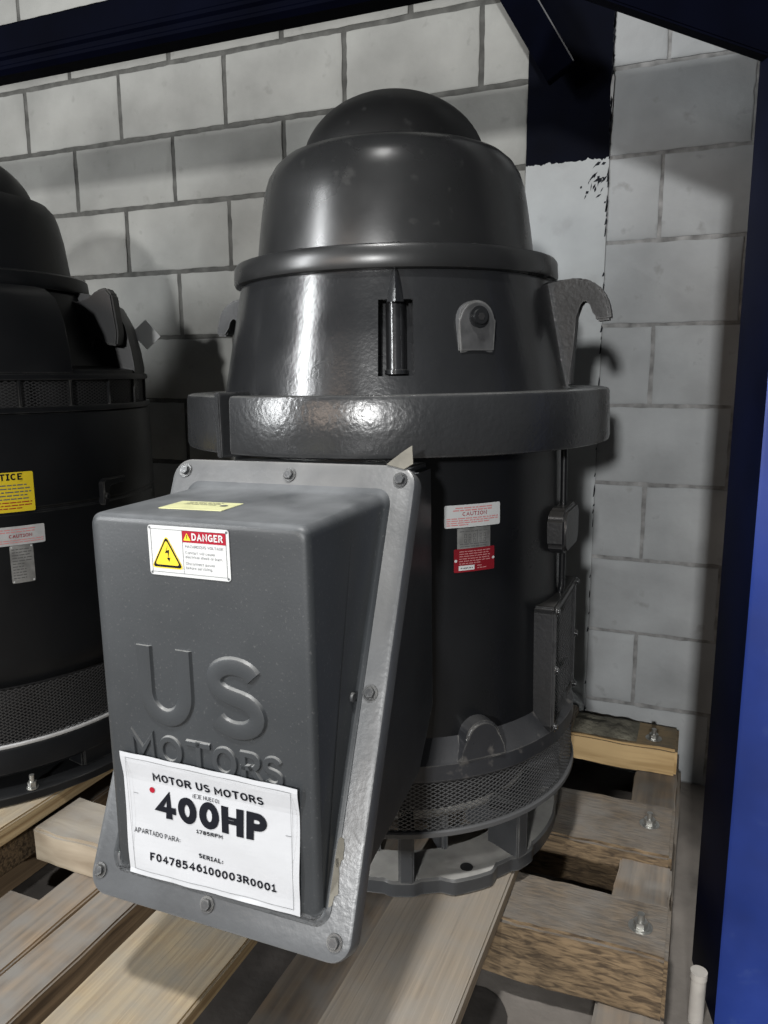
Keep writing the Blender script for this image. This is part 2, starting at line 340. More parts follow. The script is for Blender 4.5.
# letter: (width, [(centre line in a unit box, squared ends)])
GLYPH = {
 'A': (.86, [([(0, 0), (.5, 1), (1, 0)], 1), ([(.2, .33), (.8, .33)], 0)]),
 'C': (.80, [(_arc(.53, .5, .53, .5, 45, 315, 26), 0)]),
 'D': (.84, [([(0, 0), (0, 1), (.45, 1)]+_arc(.45, .5, .55, .5, 90, -90, 18)+[(0, 0)], 1)]),
 'E': (.68, [([(1, 1), (0, 1), (0, 0), (1, 0)], 1), ([(0, .52), (.9, .52)], 0)]),
 'F': (.66, [([(1, 1), (0, 1), (0, 0)], 1), ([(0, .5), (.88, .5)], 0)]),
 'G': (.86, [(_arc(.53, .5, .53, .5, 45, 315, 26)+[(1.0, .1), (1.0, .46), (.6, .46)], 0)]),
 'H': (.82, [([(0, 0), (0, 1)], 1), ([(1, 0), (1, 1)], 1), ([(0, .52), (1, .52)], 0)]),
 'I': (.46, [([(.5, 0), (.5, 1)], 1), ([(0, 1), (1, 1)], 1), ([(0, 0), (1, 0)], 1)]),
 'i': (.20, [([(.5, 0), (.5, 1)], 1)]),
 'J': (.55, [([(.2, 1), (1, 1), (1, .3)]+_arc(.5, .3, .5, .3, 0, -130, 10), 1)]),
 'L': (.64, [([(0, 1), (0, 0), (1, 0)], 1)]),
 'M': (.96, [([(0, 0), (0, 1), (.5, .3), (1, 1), (1, 0)], 1)]),
 'N': (.84, [([(0, 0), (0, 1), (1, 0), (1, 1)], 1)]),
 'O': (.88, [(_OV, 0)]),
 'P': (.74, [([(0, 0), (0, 1), (.55, 1)]+_arc(.55, .73, .45, .27, 90, -90, 14)+[(0, .46)], 1)]),
 'R': (.80, [([(0, 0), (0, 1), (.5, 1)]+_arc(.5, .74, .42, .26, 90, -90, 14)+[(0, .48)], 1), ([(.48, .48), (1, 0)], 1)]),
 'S': (.76, [(_S, 0)]),
 'T': (.76, [([(0, 1), (1, 1)], 1), ([(.5, 0), (.5, 1)], 1)]),
 'U': (.80, [([(0, 1), (0, .42)]+_arc(.5, .42, .5, .42, 180, 360, 18)+[(1, 1)], 1)]),
 'V': (.84, [([(0, 1), (.5, 0), (1, 1)], 1)]),
 'W': (1.1, [([(0, 1), (.27, 0), (.5, .8), (.73, 0), (1, 1)], 1)]),
 'Z': (.76, [([(0, 1), (1, 1), (0, 0), (1, 0)], 1)]),
 '0': (.74, [(_OV, 0)]),
 '1': (.56, [([(.08, .8), (.5, 1), (.5, 0)], 1), ([(0, 0), (1, 0)], 1)]),
 '3': (.72, [(_arc(.45, .76, .48, .24, 150, -90, 16)+_arc(.45, .26, .53, .26, 90, -150, 16), 0)]),
 '4': (.80, [([(.72, 0), (.72, 1), (0, .28), (1, .28)], 1)]),
 '5': (.72, [([(.92, 1), (.1, 1), (.06, .55)]+_arc(.42, .32, .56, .32, 110, -150, 18), 0)]),
 '6': (.74, [(_arc(.5, .32, .5, .32, 90, 450, 24), 0), ([(0, .34)]+_arc(.75, .4, .75, .6, 180, 85, 12), 0)]),
 '7': (.72, [([(0, 1), (1, 1), (.3, 0)], 1)]),
 '8': (.74, [(_arc(.5, .77, .44, .23, 90, 450, 22), 0), (_arc(.5, .27, .5, .27, 90, 450, 24), 0)]),
 '(': (.30, [(_arc(1.0, .45, 1.0, .62, 120, 240, 10), 0)]),
 ')': (.30, [(_arc(0.0, .45, 1.0, .62, 60, -60, 10), 0)]),
 ':': (.20, [([(.5, .08), (.5, .1)], 1), ([(.5, .55), (.5, .57)], 1)]),
 '.': (.20, [([(.5, 0), (.5, .02)], 1)]),
 # lower case, x height .72
 'a': (.60, [(_arc(.48, .34, .48, .34, 40, 320, 20), 0), ([(1, .70), (1, 0)], 1)]),
 'b': (.62, [(_arc(.5, .34, .48, .34, 140, -140, 20), 0), ([(0, 1), (0, 0)], 1)]),
 'c': (.56, [(_arc(.52, .34, .5, .34, 45, 315, 18), 0)]),
 'd': (.62, [(_arc(.5, .34, .48, .34, 40, 320, 20), 0), ([(1, 1), (1, 0)], 1)]),
 'e': (.60, [([(.03, .36), (.97, .36)]+_arc(.5, .34, .5, .34, 5, 310, 20), 0)]),
 'f': (.40, [([(.4, 0), (.4, .8)]+_arc(.8, .8, .4, .2, 180, 90, 6), 0), ([(0, .66), (.9, .66)], 0)]),
 'g': (.60, [(_arc(.48, .34, .48, .34, 40, 320, 20), 0), ([(1, .70), (1, -.1)]+_arc(.5, -.1, .5, .18, 0, -150, 8), 0)]),
 'h': (.60, [([(0, 0), (0, 1)], 1), (_arc(.5, .4, .5, .28, 180, 0, 12)+[(1, 0)], 0)]),
 'k': (.56, [([(0, 0), (0, 1)], 1), ([(.95, .7), (.05, .3)], 0), ([(.35, .44), (1, 0)], 0)]),
 'l': (.16, [([(.5, 0), (.5, 1)], 1)]),
 'n': (.60, [([(0, 0), (0, .7)], 1), (_arc(.5, .42, .5, .28, 180, 0, 12)+[(1, 0)], 0)]),
 'o': (.62, [(_arc(.5, .34, .5, .34, 90, 450, 22), 0)]),
 'p': (.62, [(_arc(.5, .34, .48, .34, 140, -140, 20), 0), ([(0, .7), (0, -.3)], 1)]),
 'r': (.40, [([(0, 0), (0, .7)], 1), (_arc(.7, .36, .7, .32, 170, 80, 8), 0)]),
 's': (.52, [(_arc(.5, .52, .46, .17, 25, 250, 10)+_arc(.5, .17, .5, .17, 72, -155, 10), 0)]),
 't': (.40, [([(.4, 1), (.4, .2)]+_arc(.75, .2, .35, .2, 180, 270, 6), 0), ([(0, .68), (.9, .68)], 0)]),
 'u': (.60, [([(0, .7), (0, .3)]+_arc(.5, .28, .5, .28, 180, 360, 12), 0), ([(1, .7), (1, 0)], 1)]),
 'v': (.60, [([(0, .7), (.5, 0), (1, .7)], 1)]),
 'w': (.84, [([(0, .7), (.27, 0), (.5, .6), (.73, 0), (1, .7)], 1)]),
}
def offsets(pl, w, square):
    """left and right edges of a stroke along a polyline, mitred"""
    P = [Vector((x, y)) for x, y in pl]
    Q = [P[0]]
    for p in P[1:]:
        if (p-Q[-1]).length > 1e-7: Q.append(p)
    P = Q
    closed = (P[0]-P[-1]).length < w*0.05 and len(P) > 3
    if closed: P = P[:-1]
    n = len(P)
    if square and not closed:
        P[0] = P[0]+(P[0]-P[1]).normalized()*w/2; P[-1] = P[-1]+(P[-1]-P[-2]).normalized()*w/2
    out = []
    for i in range(n):
        if closed: a, b = P[i]-P[i-1], P[(i+1) % n]-P[i]
        else: a = P[i]-P[i-1] if i else P[1]-P[0]; b = P[i+1]-P[i] if i < n-1 else P[-1]-P[-2]
        a, b = a.normalized(), b.normalized(); t = a+b
        t = a if t.length < 1e-3 else t.normalized()
        nn = Vector((-t.y, t.x)); c = max(0.62, nn.dot(Vector((-a.y, a.x))))
        out.append((P[i], nn/c))
    return out, closed
def text_bm(s_, height, width=None, weight=0.16, gapf=0.16, align='CENTER', section=None):
    """sans-serif lettering made of strokes: flat, or raised with a cross-section of (offset share, height) pairs"""
    b = bmesh.new(); w = weight*height; x = 0.0; glyphs = []
    for ch in s_:
        if ch == ' ': x += 0.42*height; continue
        gw, strokes = GLYPH[ch]; glyphs.append((x, gw*height, strokes)); x += gw*height+gapf*height
    total = x-gapf*height
    k = 1.0 if width is None else width/total
    off = {'CENTER': total*k/2, 'LEFT': 0, 'RIGHT': total*k}[align]
    sec = section or ((-.5, 0.0), (.5, 0.0))
    for gx, gw, strokes in glyphs:
        gx, gw = gx*k, gw*k
        for pl, sq in strokes:
            pts = [(gx+w/2+px*(max(gw-w, 1e-5)), w/2+py*(height-w)) for px, py in pl]
            o, closed = offsets(pts, w, sq)
            rows = [[b.verts.new((p.x-off+nn.x*w*q, p.y+nn.y*w*q, h)) for q, h in sec] for p, nn in o]
            n = len(rows)
            for i in range(n if closed else n-1):
                A, B = rows[i], rows[(i+1) % n]
                for j in range(len(sec)-1): b.faces.new([A[j], A[j+1], B[j+1], B[j]])
            if section and not closed:
                for R in (rows[0], rows[-1]): b.faces.new(R)
    if not section:
        bmesh.ops.recalc_face_normals(b, faces=b.faces)
        for f in b.faces:
            f.normal_update()
            if f.normal.z < 0: f.normal_flip()
    return b

class Sheet:
    """a flat sign built in (x right, y up), later mapped on a plane or a cylinder"""
    def __init__(self): self.bm = bmesh.new(); self.mats = []; self.lift = 0.0
    def mi(self, m):
        if m not in self.mats: self.mats.append(m)
        return self.mats.index(m)
    def base(self, x0, y0, x1, y1, m, t=0.0012, rad=0.003, nx=16):
        b = bmesh.new(); k = self.mi(m)
        out = []
        for cx, cy, a in ((x1-rad, y0+rad, -90), (x1-rad, y1-rad, 0), (x0+rad, y1-rad, 90), (x0+rad, y0+rad, 180)):
            for i in range(5):
                t_ = math.radians(a+i*22.5); out.append((cx+rad*math.cos(t_), cy+rad*math.sin(t_), 0))
        prism(b, out, (0, 0, 0), (0, 0, t), 0, k)
        # vertical cuts so the plate can bend
        for i in range(1, nx):
            x = x0+(x1-x0)*i/nx
            bmesh.ops.bisect_plane(b, geom=b.verts[:]+b.edges[:]+b.faces[:], plane_co=(x, 0, 0), plane_no=(1, 0, 0))
        join(self.bm, b); self.lift = t
    def rect(self, x0, y0, x1, y1, m, up=0.0004, nx=1):
        k = self.mi(m); z = self.lift+up
        for i in range(nx):
            a, c = x0+(x1-x0)*i/nx, x0+(x1-x0)*(i+1)/nx
            vs = [self.bm.verts.new(p) for p in ((a, y0, z), (c, y0, z), (c, y1, z), (a, y1, z))]
            self.bm.faces.new(vs).material_index = k
    def poly(self, pts, m, up=0.0004):
        k = self.mi(m); z = self.lift+up
        self.bm.faces.new([self.bm.verts.new((x, y, z)) for x, y in pts]).material_index = k
    def outline(self, x0, y0, x1, y1, w, m, up=0.0004):
        self.rect(x0, y0, x1, y0+w, m, up, 8); self.rect(x0, y1-w, x1, y1, m, up, 8)
        self.rect(x0, y0, x0+w, y1, m, up); self.rect(x1-w, y0, x1, y1, m, up)
    def disc(self, x, y, r, m, up=0.0004, n=20):
        self.poly([(x+r*math.cos(2*PI*i/n), y+r*math.sin(2*PI*i/n)) for i in range(n)], m, up)
    def text(self, s, x, y, h, m, w=None, weight=0.16, align='CENTER', up=0.0006, rot=0.0, gapf=0.16):
        b = text_bm(s, h, w, weight, gapf, align=align)
        join(self.bm, b, Matrix.Translation((x, y, self.lift+up)) @ Matrix.Rotation(rot, 4, 'Z'), self.mi(m))
    def smallprint(self, x0, y, x1, h, m, rng, up=0.0005):
        """a line of print too small to read: word-long bars"""
        x = x0
        while x < x1-h*0.8:
            w = min(h*rng.uniform(1.2, 4.2), x1-x); self.rect(x, y, x+w, y+h*0.62, m, up); x += w+h*0.55
    def place(self, name, parent, fn, smooth=False):
        for v in self.bm.verts: v.co = fn(v.co)
        return obj(name, self.bm, self.mats, parent, smooth=False, recalc=False)

def on_plane(mw): return lambda co: mw @ co
def on_cyl(az, z, r):
    a0 = math.radians(az)
    def fn(co):
        a = a0+co.x/r; rr = r+co.z
        return Vector((rr*math.cos(a), rr*math.sin(a), z+co.y))
    return fn

def expanded_mesh(bm, r, z0, z1, n, rows, w=0.0016, t=0.0012, a0=0.0, a1=360.0, mi=0, flat=None):
    """diamond lattice: zig-zag strands in n columns and rows bands on a cylinder (or on a flat panel through flat(u, z, out))"""
    def P(u, z, out):
        if flat: return flat(u, z, out)
        a = math.radians(a0)+u
        return Vector(((r+out)*math.cos(a), (r+out)*math.sin(a), z))
    span = math.radians(a1-a0); du = span/n; dz = (z1-z0)/rows
    for j in range(rows+1):
        for s in (1, -1):
            z = z0+j*dz
            if (s > 0 and j == rows) or (s < 0 and j == 0): continue
            prev = None
            for i in range(2*n+1):
                up = (i % 2 == 0)
                zz = z if up else z+s*dz*0.5
                u = i*du/2
                zz += 0
                q = [bm.verts.new(P(u, zz-w/2, 0)), bm.verts.new(P(u, zz+w/2, 0)), bm.verts.new(P(u, zz+w/2, -t)), bm.verts.new(P(u, zz-w/2, -t))]
                if prev:
                    for a, b in ((0, 1), (1, 2), (3, 0)):
                        bm.faces.new([prev[a], q[a], q[b], prev[b]]).material_index = mi
                prev = q

# ------------------------------------------------------------------ setting
rng = random.Random(4)
def block_wall(name, x0, x1, phase, mats, zmax=3.2, gap=0.0055, seed=1):
    """a wall of concrete blocks in running bond: every block a slab with worn edges over the mortar bed; front face at y = 0"""
    rg = random.Random(seed); bm = bmesh.new(); L = 0.386
    for row in range(int(round(zmax/0.2))):
        z0, z1 = row*0.2+gap, row*0.2+0.2-gap
        off = phase+(0.193 if row % 2 == 0 else 0.0)
        k0 = math.floor((x0-off)/L)
        x = off+k0*L
        while x < x1:
            a, b = max(x+gap, x0), min(x+L-gap, x1); x += L
            if b-a < 0.012: continue
            z0b, z1b = max(z0, 0.0), z1
            # outline with slightly worn edges
            pts = []
            def side(p, q, n):
                for i in range(n):
                    t = i/n; pts.append((p[0]+(q[0]-p[0])*t, p[1]+(q[1]-p[1])*t))
            nx = max(3, int((b-a)/0.02)); nz = 9
            side((a, z0b), (b, z0b), nx); side((b, z0b), (b, z1b), nz); side((b, z1b), (a, z1b), nx); side((a, z1b), (a, z0b), nz)
            cx, cz = (a+b)/2, (z0b+z1b)/2
            tilt = rg.uniform(-0.0012, 0.0012)
            o1 = []; o2 = []; o3 = []
            for px, pz in pts:
                j = 0.0022*noise.noise(Vector((px*38, pz*38, seed*3.1)))+0.0016*noise.noise(Vector((px*130, pz*130, seed)))
                if a+1e-4 < x0+2e-4 and px < a+1e-4: j = 0
                ux, uz = (1 if px < cx else -1), (1 if pz < cz else -1)
                ex = ux if (abs(px-a) < 1e-6 or abs(px-b) < 1e-6) else 0
                ez = uz if (abs(pz-z0b) < 1e-6 or abs(pz-z1b) < 1e-6) else 0
                o1.append(bm.verts.new((px+ex*max(j, -0.003), 0.012, pz+ez*max(j, -0.003))))
                o2.append(bm.verts.new((px+ex*(0.0010+max(j, -0.003)), 0.0022+tilt, pz+ez*(0.0010+max(j, -0.003)))))
                o3.append(bm.verts.new((px+ex*(0.0045+max(j, -0.003)), tilt, pz+ez*(0.0045+max(j, -0.003)))))
            n = len(pts)
            for A, B in ((o1, o2), (o2, o3)):
                for i in range(n): bm.faces.new([A[i], A[(i+1) % n], B[(i+1) % n], B[i]])
            bm.faces.new(o3)
    vs = [bm.verts.new(p) for p in ((x0, 0.0042, 0), (x1, 0.0042, 0), (x1, 0.0042, zmax), (x0, 0.0042, zmax))]
    bm.faces.new(vs).material_index = 1
    prism(bm, [(x0, 0.013, 0), (x1, 0.013, 0), (x1, 0.15, 0), (x0, 0.15, 0)], (0, 0, 0), (0, 0, zmax), 0, 1)
    return struct(obj(name, bm, mats))
block_wall('wall_back', -4.6, -0.464, -0.586, ['wallL', 'mortar'], gap=0.0062, seed=2)
block_wall('wall_right', -0.259, 2.2, -0.134, ['wallR', 'mortar_pale'], gap=0.0040, seed=5)

# smooth concrete column between the two walls, its upper part painted dark blue with a ragged brushed lower edge
bm = bmesh.new()
X0, X1 = -0.464, -0.259
nx = 60
def ragged(x): return 1.60+0.006*noise.noise(Vector((x*60, 0, 0)))+0.005*noise.noise(Vector((x*240, 3, 0)))
for i in range(nx):
    a, b = X0+(X1-X0)*i/nx, X0+(X1-X0)*(i+1)/nx
    for lo, hi, k in (((a, 0), (b, 0), 0),):
        pass
    q = [(a, 0), (b, 0), (b, ragged(b)), (a, ragged(a))]
    bm.faces.new([bm.verts.new((x, -0.0015, z)) for x, z in q]).material_index = 0
    q = [(a, ragged(a)), (b, ragged(b)), (b, 3.2), (a, 3.2)]
    bm.faces.new([bm.verts.new((x, -0.0015, z)) for x, z in q]).material_index = 1
box(bm, ((X0+X1)/2, 0.075, 1.6), (X1-X0, 0.15, 3.2), 0, mi=0)
struct(obj('trim_1', bm, ['concrete', 'colblue']))
# black scuff and a broken edge on the column below the blue paint
bm = bmesh.new(); rg = random.Random(9)
for i in range(26):
    x = rg.gauss(-0.292, 0.016); z = rg.gauss(1.535, 0.03); l = rg.uniform(0.006, 0.03); a = rg.uniform(0.3, 1.5); w = rg.uniform(0.001, 0.004)
    if x > -0.262 or x+l*math.cos(a) > -0.261: continue
    d = Vector((math.cos(a), 0, math.sin(a))); nrm = Vector((-math.sin(a), 0, math.cos(a)))
    p = Vector((x, -0.0021, z))
    vs = [p, p+d*l*0.5+nrm*w, p+d*l, p+d*l*0.5-nrm*w]
    bm.faces.new([bm.verts.new(v) for v in vs])
struct(obj('trim_2', bm, 'ink', smooth=False))

# broken caulk along the joint between the column and the right wall
bm = bmesh.new(); rg = random.Random(3)
for i in range(70):
    z = rg.choice((rg.uniform(1.45, 1.92), rg.uniform(0.15, 1.95))); l = rg.uniform(0.004, 0.03); w = rg.uniform(0.0012, 0.0035)
    x = -0.2597+rg.uniform(-0.001, 0.001)
    prism(bm, [(x-w, -0.0008, z), (x+w*0.4, -0.0008, z+l*0.1), (x+w, -0.0008, z+l*0.6), (x, -0.0008, z+l)], (0, 0, 0), (0, -0.0022, 0), 0)
struct(obj('trim_3', bm, 'ink', smooth=False))
bm = bmesh.new()
prism(bm, [(-0.262, 0, 1.72), (-0.257, 0, 1.70), (-0.2565, 0, 1.74), (-0.255, 0, 1.78), (-0.259, 0, 1.795), (-0.263, 0, 1.76)], (0, -0.0005, 0), (0, -0.0028, 0), 0)
struct(obj('trim_4', bm, 'whitedull', smooth=False))

bm = bmesh.new()
box(bm, (-1.2, -3.0, -0.05), (7.0, 6.3, 0.1), 0)
rg = random.Random(12)
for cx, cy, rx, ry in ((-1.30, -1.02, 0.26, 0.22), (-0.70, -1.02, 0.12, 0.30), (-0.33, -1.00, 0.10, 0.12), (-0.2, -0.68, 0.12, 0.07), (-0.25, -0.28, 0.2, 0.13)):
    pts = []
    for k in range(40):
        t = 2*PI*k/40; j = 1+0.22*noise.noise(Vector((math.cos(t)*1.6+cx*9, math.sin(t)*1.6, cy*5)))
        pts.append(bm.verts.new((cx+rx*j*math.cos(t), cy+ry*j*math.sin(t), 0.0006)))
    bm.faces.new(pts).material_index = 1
struct(obj('floor', bm, ['floor', 'floorshade'], smooth=False))

# ------------------------------------------------------------------ pallet rack
rack = empty('pallet_rack', 'blue steel pallet rack with upright at right and dark beams overhead', 'rack', Matrix.Translation((0.1, -0.7, 0)))
RI = Matrix.Translation((-0.1, 0.7, 0))
def rackpart(name, bm, m, parent=None):
    bm.transform(RI); return obj(name, bm, m, rack)
bm = bmesh.new()
prof = [(0.078, -0.818), (0.083, -0.821), (0.215, -0.821), (0.215, -0.668), (0.210, -0.668), (0.210, -0.816), (0.083, -0.816)]
prism(bm, [(x, y, 0) for x, y in prof], (0, 0, 0.0), (0, 0, 2.6), 0)
rackpart('upright', bm, 'blue')
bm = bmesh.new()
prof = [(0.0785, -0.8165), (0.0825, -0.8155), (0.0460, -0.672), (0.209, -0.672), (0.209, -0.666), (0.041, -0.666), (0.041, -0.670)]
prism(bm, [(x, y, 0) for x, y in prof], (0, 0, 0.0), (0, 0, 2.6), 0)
rackpart('side_channel', bm, 'blue_shaded')
bm = bmesh.new()
box(bm, (0.146, -0.745, 0.004), (0.12, 0.12, 0.008), 0.002)
rackpart('foot_plate', bm, 'blue_shaded')
# long front beam (stepped section with a rolled lower lip)
bm = bmesh.new()
prof = [(-0.700, 1.733), (-0.694, 1.728), (-0.652, 1.728), (-0.646, 1.734), (-0.646, 1.822), (-0.652, 1.828), (-0.694, 1.828), (-0.700, 1.822), (-0.700, 1.772), (-0.706, 1.767), (-0.706, 1.760), (-0.700, 1.755), (-0.700, 1.746), (-0.704, 1.742), (-0.704, 1.736)]
prism(bm, [(0, y, z) for y, z in prof], (-3.6, 0, 0), (0.045, 0, 0), 0)
rackpart('beam', bm, 'beam')
# diagonal knee brace from the upright up to the beam
bm = bmesh.new()
p0, p1 = Vector((0.055, 0, 1.537)), Vector((-0.40, 0, 1.758))
d = (p1-p0).normalized(); u = Vector((-d.z, 0, d.x)) if d.x > 0 else Vector((d.z, 0, -d.x))
if u.z < 0: u = -u
prism(bm, [p0, p1, p1+u*0.16, p0+u*0.16], (0, -0.712, 0), (0, -0.676, 0), 0.003)
rackpart('knee_brace', bm, 'beam')
# rear horizontal beam and its flat strut in front of the painted column
bm = bmesh.new()
p0, p1 = Vector((-0.335, -0.10, 1.795)), Vector((-0.52, -0.10, 2.10))
d = (p1-p0).normalized(); u = Vector((-d.z, 0, d.x)); u = u if u.x < 0 else -u
w = 0.072
prism(bm, [p0, p1, p1+u*w, p0+u*w], (0, 0, 0), (0, 0.03, 0), 0.002)
prism(bm, [p0, p1, p1+u*0.0028, p0+u*0.0028], (0, -0.006, 0), (0, 0.0, 0), 0.0, 1)
rackpart('strut', bm, ['beam', 'edgelight'])
bm = bmesh.new()
box(bm, (-1.8, -0.085, 2.08), (4.4, 0.05, 0.10), 0.004)
rackpart('rear_beam', bm, 'beam')

# ------------------------------------------------------------------ pallets
def rough_bar(bm, x0, x1, y0, y1, z0, z1, along='x', bev=0.004, seed=0, wear=0.003, n=18):
    """sawn timber with slightly uneven faces and worn arrises"""
    b = bmesh.new()
    prism(b, [(x0, y0, 0), (x1, y0, 0), (x1, y1, 0), (x0, y1, 0)], (0, 0, z0), (0, 0, z1), bev, 0, 2)
    ax = (1, 0, 0) if along == 'x' else (0, 1, 0)
    lo, hi = (x0, x1) if along == 'x' else (y0, y1)
    for i in range(1, n):
        c = lo+(hi-lo)*i/n
        co = (c, 0, 0) if along == 'x' else (0, c, 0)
        bmesh.ops.bisect_plane(b, geom=b.verts[:]+b.edges[:]+b.faces[:], plane_co=co, plane_no=ax)
    for v in b.verts:
        j = noise.noise_vector(Vector((v.co.x*9+seed, v.co.y*9, v.co.z*30)))*wear
        j += noise.noise_vector(Vector((v.co.x*55+seed, v.co.y*55, v.co.z*30)))*wear*0.5
        if along == 'x': v.co += Vector((0, j.y, j.z*0.4))
        else: v.co += Vector((j.x, 0, j.z*0.4))
    join(bm, b)

def part_at(name, bm, m, root):
    bm.transform(root.matrix_world.inverted()); return obj(name, bm, m, root)

pal = empty('wooden_pallet', 'wooden pallet of thick bolted timbers under the grey motor', 'pallet', Matrix.Translation((-0.6, -0.6, 0)))
def bar(root, name, m, *a, **k):
    bm = bmesh.new(); rough_bar(bm, *a, **k); return part_at(name, bm, m, root)
ZS, ZT, ZD = 0.088, 0.160, 0.1885
# stringers along the depth (lowest tier)
bar(pal, 'stringer', 'stringer', -0.108, 0.0, -1.5, -0.02, 0.0, 0.044, along='y', seed=1)
bar(pal, 'spacer_block', 'stringer', -0.102, -0.003, -0.757, -0.608, 0.044, 0.139, along='y', seed=5)
bar(pal, 'spacer_block', 'stringer', -0.106, -0.008, -0.425, -0.015, 0.044, ZS, along='y', seed=6)
bar(pal, 'stringer', 'stringer', -0.60, -0.455, -1.5, -0.02, 0.0, ZS, along='y', seed=2)
bar(pal, 'stringer', 'stringer', -1.037, -0.945, -1.62, -0.02, 0.0, ZS, along='y', seed=3)
bar(pal, 'stringer', 'stringer', -1.128, -1.043, -1.62, -0.10, 0.0, ZS, along='y', seed=4)
bar(pal, 'stringer', 'stringer', -1.222, -1.134, -1.62, -1.075, 0.0, 0.072, along='y', seed=7)
# thick cross timbers
for y0, y1, x0, x1, z0, sd, m in ((-0.895, -0.755, -0.445, 0.0, 0.044, 11, 'timberX'), (-0.612, -0.42, -0.445, -0.006, 0.056, 12, 'timberX'), (-0.150, -0.012, -1.15, -0.012, ZS, 13, 'timberback'), (-1.004, -0.872, -1.236, -0.66, ZS-0.004, 14, 'timbergrey'), (-0.612, -0.42, -1.15, -0.62, ZS, 15, 'timberX')):
    bar(pal, 'timber', m, x0, x1, y0, y1, z0, ZT-(0.001 if sd == 14 else 0), along='x', seed=sd, bev=0.006, wear=0.006, n=26)
# deck boards along the depth (top tier)
bar(pal, 'deck_board', 'boardP', -0.449, -0.270, -1.62, -0.03, ZT, ZD, along='y', seed=21, wear=0.002)
bar(pal, 'deck_board', 'boardQ', -0.810, -0.625, -1.62, -0.03, ZT, ZD, along='y', seed=22, wear=0.002)
# bark-like rough skin on the timber against the wall
bm = bmesh.new(); nu, nv = 26, 10
g = [[bm.verts.new((-0.30+0.19*i/nu, -0.138+0.118*j/nv, ZT+0.001+0.016*max(0, math.sin(PI*j/nv))**.6*max(0, math.sin(PI*min(1, (nu-i)/6)/2))*(0.75+0.7*noise.noise(Vector((i*.25, j*.4, 1)))))) for j in range(nv+1)] for i in range(nu+1)]
for i in range(nu):
    for j in range(nv): bm.faces.new([g[i][j], g[i+1][j], g[i+1][j+1], g[i][j+1]])
part_at('bark_skin', bm, 'bark', pal)
for (x, y) in ((-0.047, -0.829), (-0.054, -0.506), (-0.071, -0.100)):
    bm = bmesh.new()
    cyl(bm, 0.0, 0.0028, 0.0200, 24)
    cyl(bm, 0.0030, 0.0042, 0.0150, 24)
    cyl(bm, 0.0044, 0.0140, 0.0118, 6)
    cyl(bm, 0.0, 0.027, 0.0060, 14)
    bm.transform(Matrix.Translation((x, y, ZT-0.001)))
    part_at('anchor_bolt', bm, 'steel', pal)

pal2 = empty('wooden_pallet', 'wooden pallet with a yellowish board edge under the black motor at left', 'pallet', Matrix.Translation((-1.7, -0.7, 0)))
for i, (x0, x1) in enumerate(((-1.44, -1.243), (-1.68, -1.47), (-1.92, -1.71), (-2.15, -1.95))):
    bar(pal2, 'deck_board', 'boardQ', x0, x1, -1.55, -0.04, 0.155, 0.1935, along='y', seed=31+i, wear=0.002)
for y0, y1 in ((-1.08, -0.96), (-0.66, -0.56), (-0.2, -0.1)):
    bar(pal2, 'timber', 'timberX', -2.16, -1.26, y0, y1, 0.078, 0.155, along='x', seed=int(y0*50))
for x0 in (-1.40, -1.75, -2.1):
    bar(pal2, 'stringer', 'stringer', x0, x0+0.1, -1.08, -0.06, 0.0, 0.078, along='y', seed=int(x0*70))

bm = bmesh.new()
tube(bm, [(0.0490, -0.815, 0.0), (0.0490, -0.815, 0.085), (0.0490, -0.815, 0.094)], 0.0125, 18)
tube(bm, [(0.0490, -0.815, 0.084), (0.0490, -0.815, 0.096)], 0.0137, 18)
o = obj('pipe_stub', bm, 'pipe'); o['label'] = 'short pale pipe stub standing on the floor beside the blue upright'; o['category'] = 'pipe'

# ------------------------------------------------------------------ grey motor
TAU = math.radians(0.8)
Fh = Vector((FW.x, FW.y, 0)).normalized()
MM = Matrix.Translation((-0.548, -0.646, 0.1895)) @ Matrix.Rotation(-TAU, 4, Fh)
mot = empty('electric_motor', 'grey vertical electric motor with sloped terminal box carrying a 400HP paper', 'motor', MM)

# canopy dome
bm = bmesh.new()
prof = [(0.170*math.cos(t*PI/2/18), 1.262+0.132*math.sin(t*PI/2/18)) for t in range(18)]+[(0.0005, 1.394)]
prof = [(0.172, 1.256)]+prof
lathe(bm, prof)
obj('dome', bm, 'dome', mot)
# canopy
bm = bmesh.new()
prof = [(0.166, 1.268), (0.178, 1.277), (0.190, 1.278), (0.205, 1.272), (0.220, 1.259), (0.232, 1.240), (0.240, 1.216), (0.2455, 1.185), (0.2515, 1.145), (0.2585, 1.092), (0.2585, 1.080)]
lathe(bm, prof)
can = obj('canopy', bm, 'canopy', mot)
bm = bmesh.new()
lathe(bm, [(0.250, 1.091), (0.290, 1.091), (0.297, 1.089), (0.3005, 1.084), (0.302, 1.060), (0.300, 1.054), (0.294, 1.052), (0.272, 1.052), (0.250, 1.060)], closed=True)
obj('canopy_rim', bm, 'canopy', mot)
for az in (-150, -103, -68, -40, -20, 20, 60, 120, 170):
    bm = hexbolt(0.006, 0.005); bm.transform(frame(az, 0.268, 1.0905) @ Matrix.Rotation(-PI/2, 4, 'X'))
    obj('screw', bm, 'canopy', can)

